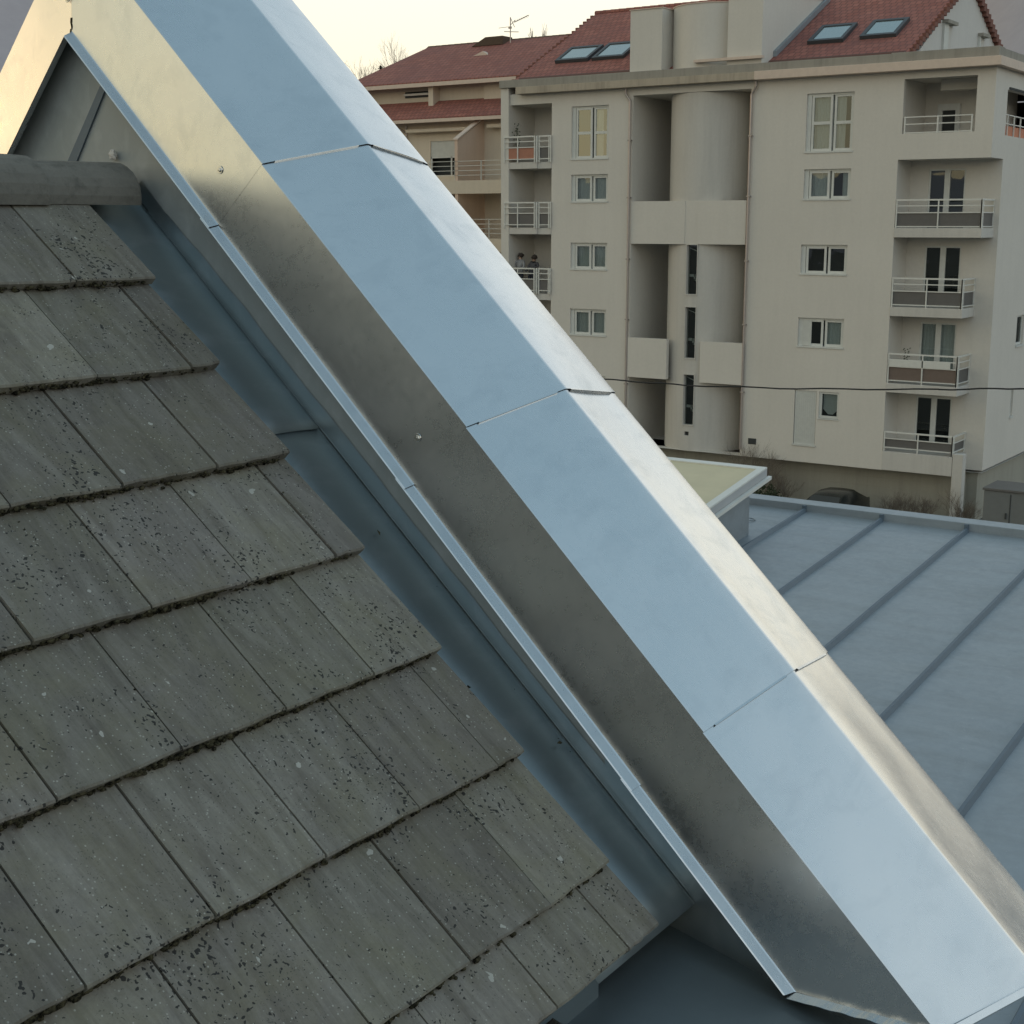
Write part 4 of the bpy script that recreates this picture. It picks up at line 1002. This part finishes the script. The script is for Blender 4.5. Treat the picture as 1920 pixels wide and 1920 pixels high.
person(-33.85, 50.55, -2.95, .20, 0, (.07, .07, .08), 'person in dark clothing leaning at the right of the balcony', .1)

# plants on balconies
def potted(name, label, x, y, z, h, n=40, group=None):
    root = thing(name, label, 'potted plant', (x, y, z), group)
    mb = MB(); mb.tube((x, y, z), (x, y, z+.22), .10, .14, 12); obj('pot', mb, M['terracotta'], root)
    mb = MB(); rnd = random.Random(x)
    for k in range(n):
        a = rnd.uniform(0, 2*pi); r = rnd.uniform(.02, .2); c = Vector((x+r*cos(a), y+r*sin(a)*.6, z+.22+rnd.uniform(.02, h)))
        d = Vector((rnd.uniform(-1, 1), rnd.uniform(-1, 1), rnd.uniform(-.2, 1))).normalized()*.07; e = d.orthogonal().normalized()*.025
        mb.quad(c-e, c+d*.5-e*1.2, c+d, c+d*.5+e*1.2)
        if k % 6 == 0: mb.tube((x, y, z+.2), c, .006, .003, 4)
    obj('leaves', mb, M['plant'], root)
potted('potted_plant', 'straggly dry plant above the left rail of the topmost left balcony', -34.35, 50.15, 2.9, .95, 60)
potted('potted_plant', 'small plant on the balcony with the brown and white rail panels', -17.45, 50.6, -5.2, .55, 30)

# bare trees, conifer, poplars beyond the roofs
def grow(mb, p, d, L, r, lev, rnd, up=.15, spread=.55):
    q = p+d*L; mb.tube(p, q, r, r*.68, 5 if lev > 1 else 3, cap=False)
    if lev == 0: return
    for k in range(3 if lev > 1 else 4):
        a = rnd.uniform(0, 2*pi); o_ = d.orthogonal().normalized(); o2 = d.cross(o_)
        nd = (d+(o_*cos(a)+o2*sin(a))*rnd.uniform(.3, 1)*spread+Vector((0, 0, up))).normalized()
        grow(mb, p.lerp(q, rnd.uniform(.45, 1)), nd, L*rnd.uniform(.58, .85), r*.58, lev-1, rnd, up, spread)
def bare_tree(x, y, z, h, label, seed, spread=.55, up=.15, r=.16, grp='bare trees beyond the red roofs', name='bare_tree', lev=5):
    rnd = random.Random(seed); root = thing(name, label, 'tree', (x, y, z), grp)
    mb = MB(); mb.tube((x, y, z), (x, y, z+h*.3), r, r*.75, 8, cap=False); obj('trunk', mb, M['bark'], root)
    mb = MB(); grow(mb, Vector((x, y, z+h*.28)), Vector((rnd.uniform(-.1, .1), 0, 1)).normalized(), h*.24, r*.7, lev, rnd, up, spread); obj('crown', mb, M['bark'], root)
T0 = -10.4
bare_tree(-95.9, 120, 3, 17.6, 'tallest bare tree rising right behind the left end of the red roof', 3)
bare_tree(-97.9, 122, 3, 16.2, 'bare tree just right of the dark conifer, behind the roof', 5)
bare_tree(-101.3, 121, 3, 15.4, 'low bare tree left of the dark conifer', 8)
bare_tree(-105.8, 118, 4, 16.8, 'bare tree top peeping over the zinc coping', 11)
root = thing('conifer', 'small dark pointed conifer at the left end of the red roof', 'tree', (-99.6, 120, 2))
mb = MB(); mb.tube((-99.6, 120, 2), (-99.6, 120, 16.2), .22, .03, 7); obj('trunk', mb, M['bark'], root)
mb = MB(); rnd = random.Random(4)
for k in range(900):
    f = rnd.random()**.8; zc_ = 6+10.3*f; rad = (1-f)*2.2+.06; a = rnd.uniform(0, 2*pi); rr = rad*rnd.uniform(.3, 1)
    c = Vector((-99.6+rr*cos(a), 120+rr*sin(a), zc_-rr*.25)); d = Vector((cos(a), sin(a), -.2))*.42; e = Vector((-sin(a), cos(a), 0))*.10
    mb.quad(c-e, c+d, c+e, c+Vector((0, 0, .14)))
obj('crown', mb, M['conifer'], root)
for i, (x, s, l) in enumerate(((-80.35, 21, 'wider of two thin bare poplars above the red ridge'), (-78.97, 23, 'thinner of two bare poplars, nearest the high roof'))):
    rnd = random.Random(s); root = thing('poplar', l, 'tree', (x, 120, 4), 'poplars above the red ridge')
    mb = MB(); mb.tube((x, 120, 4), (x, 120, 18.4), .16, .03, 6); obj('trunk', mb, M['bark'], root)
    mb = MB()
    for k in range(70 if i == 0 else 34):
        z = rnd.uniform(9, 17.6); a = rnd.uniform(0, 2*pi); w_ = (.5 if i == 0 else .26); b0 = Vector((x, 120, z)); b1 = b0+Vector((cos(a)*w_*rnd.uniform(.4, 1), sin(a)*w_, rnd.uniform(.8, 1.6)))
        mb.tube(b0, b1, .03, .012, 3, cap=False)
        for q in range(3): c = b0.lerp(b1, rnd.uniform(.3, 1)); mb.tube(c, c+Vector((rnd.uniform(-.15, .15), rnd.uniform(-.1, .1), rnd.uniform(.3, .7))), .014, .008, 3, cap=False)
    obj('crown', mb, M['bark'], root)
# shrubs along the foot of the block
def shrub(x, y, h, label, seed, r=.022):
    rnd = random.Random(seed); root = thing('bare_shrub', label, 'shrub', (x, y, GZ), 'bare shrubs along the basement wall')
    mb = MB()
    for k in range(13): grow(mb, Vector((x+rnd.uniform(-.45, .45), y+rnd.uniform(-.1, .1), GZ)), Vector((rnd.uniform(-.35, .35), 0, 1)).normalized(), h*rnd.uniform(.2, .36), r*.6, 4, rnd, .12, .7)
    obj('branches', mb, M['bark'], root)
shrub(-22.6, 49.5, 2.9, 'brownish climbing shrub by the downpipe foot, near the yellow topped box', 1, .03)
shrub(-21.7, 49.4, 1.9, 'bare shrub between the climbing shrub and the dark car', 2)
shrub(-17.1, 49.2, 1.7, 'bare shrub just right of the dark car', 3)
shrub(-16.2, 49.3, 1.5, 'bare shrub left of the corner pillar', 4)
shrub(-14.6, 49.2, 1.7, 'bare shrub right of the corner pillar foot', 5)
root = thing('evergreen_bush', 'low dark evergreen bush behind the zinc roof edge', 'shrub', (-21.6, 47.8, GZ))
mb = MB(); mb.tube((-21.9, 47.8, GZ), (-21.9, 47.8, GZ+.7), .06, .03, 6); obj('stem', mb, M['bark'], root)
mb = MB(); rnd = random.Random(9)
for k in range(1400):
    a = rnd.uniform(0, 2*pi); e = rnd.uniform(0, 1); rr = rnd.uniform(.6, 1.05); c = Vector((-21.75+1.15*rr*cos(a)*sqrt(1-e*e), 47.8+.7*rr*sin(a)*sqrt(1-e*e), GZ+.15+1.15*e*rr))
    d = Vector((rnd.uniform(-1, 1), rnd.uniform(-1, 1), rnd.uniform(-.3, 1)))*.08; e_ = d.orthogonal().normalized()*.04; mb.quad(c-e_, c+d, c+e_, c-d*.4)
obj('leaves', mb, M['conifer'], root)
# parked car seen end-on over the roof edge
car = thing('parked_car', 'dark car parked end-on before the block, only its roof showing over the zinc edge', 'car', (-18.85, 47.4, GZ))
def loftcar():
    mb = MB(); secs = [(45.5, .66, .74, .60), (46.1, .78, .86, .68), (46.5, .80, .92, .70), (47.1, .80, 1.28, .60), (47.7, .81, 1.37, .58), (48.5, .80, 1.33, .56), (49.2, .78, .95, .66), (49.5, .7, .84, .62)]
    vs = []; K = 16
    for y, hw, top, tw in secs:
        prof = [(-hw, .25), (-hw*1.03, .55), (-hw, .85), (-hw*.97, .93), (-tw*1.0, top-.08 if top > 1.2 else top-.02), (-tw*.8, top-.015), (-tw*.3, top), (0, top+.004)]
        prof = prof+[(-a, b) for a, b in prof[-2::-1]]
        vs += [(-18.85+a, y, GZ+b) for a, b in prof]
    L = 15
    mb.add(vs, [(i*L+j, i*L+j+1, (i+1)*L+j+1, (i+1)*L+j) for i in range(len(secs)-1) for j in range(L-1)]+[tuple(range(L))[::-1], tuple((len(secs)-1)*L+j for j in range(L))])
    return mb
obj('body', loftcar(), M['car'], car, smooth=True)
for yy in (46.15, 48.95):
    for xx in (-19.66, -18.04):
        mb = MB(); mb.tube((xx-.1, yy, GZ+.31), (xx+.1, yy, GZ+.31), .31, .31, 20); w = obj('wheel', mb, M['black'], car)
mb = MB()
for sx in (-1, 1): mb.box(-18.85+sx*.55-.14, -18.85+sx*.55+.14, 45.47, 45.52, GZ+.60, GZ+.72)
obj('headlight', mb, M['white'], car)
mb = MB(); mb.quad((-19.5, 46.50, GZ+.945), (-18.2, 46.50, GZ+.945), (-18.34, 47.03, GZ+1.26), (-19.36, 47.03, GZ+1.26)); obj('windscreen', mb, M['dark'], car)
cab = thing('utility_cabinet', 'dark grey cabinet beside the right side wall of the block', 'cabinet', (-13.0, 48.3, GZ))
mb = MB(); mb.box(-13.50, -11.6, 47.6, 49.2, GZ, -8.78); obj('cabinet_body', mb, plain('dark_grey_metal', (.16, .17, .17), .7), cab, bevel=.03)
mb = MB(); mb.box(-13.54, -11.56, 47.55, 49.25, -8.775, -8.70); obj('cabinet_lid', mb, M['panel'], cab, bevel=.01)
mb = MB(); mb.box(-12.62, -12.59, 47.585, 47.6, GZ+.1, -8.85); mb.box(-12.75, -12.70, 47.56, 47.6, -9.7, -9.5); obj('cabinet_door_gap', mb, M['dark'], cab)
post = MB(); post.tube((-20.05, 50.2, GZ), (-20.05, 50.2, -9.62), .10, .05, 10);
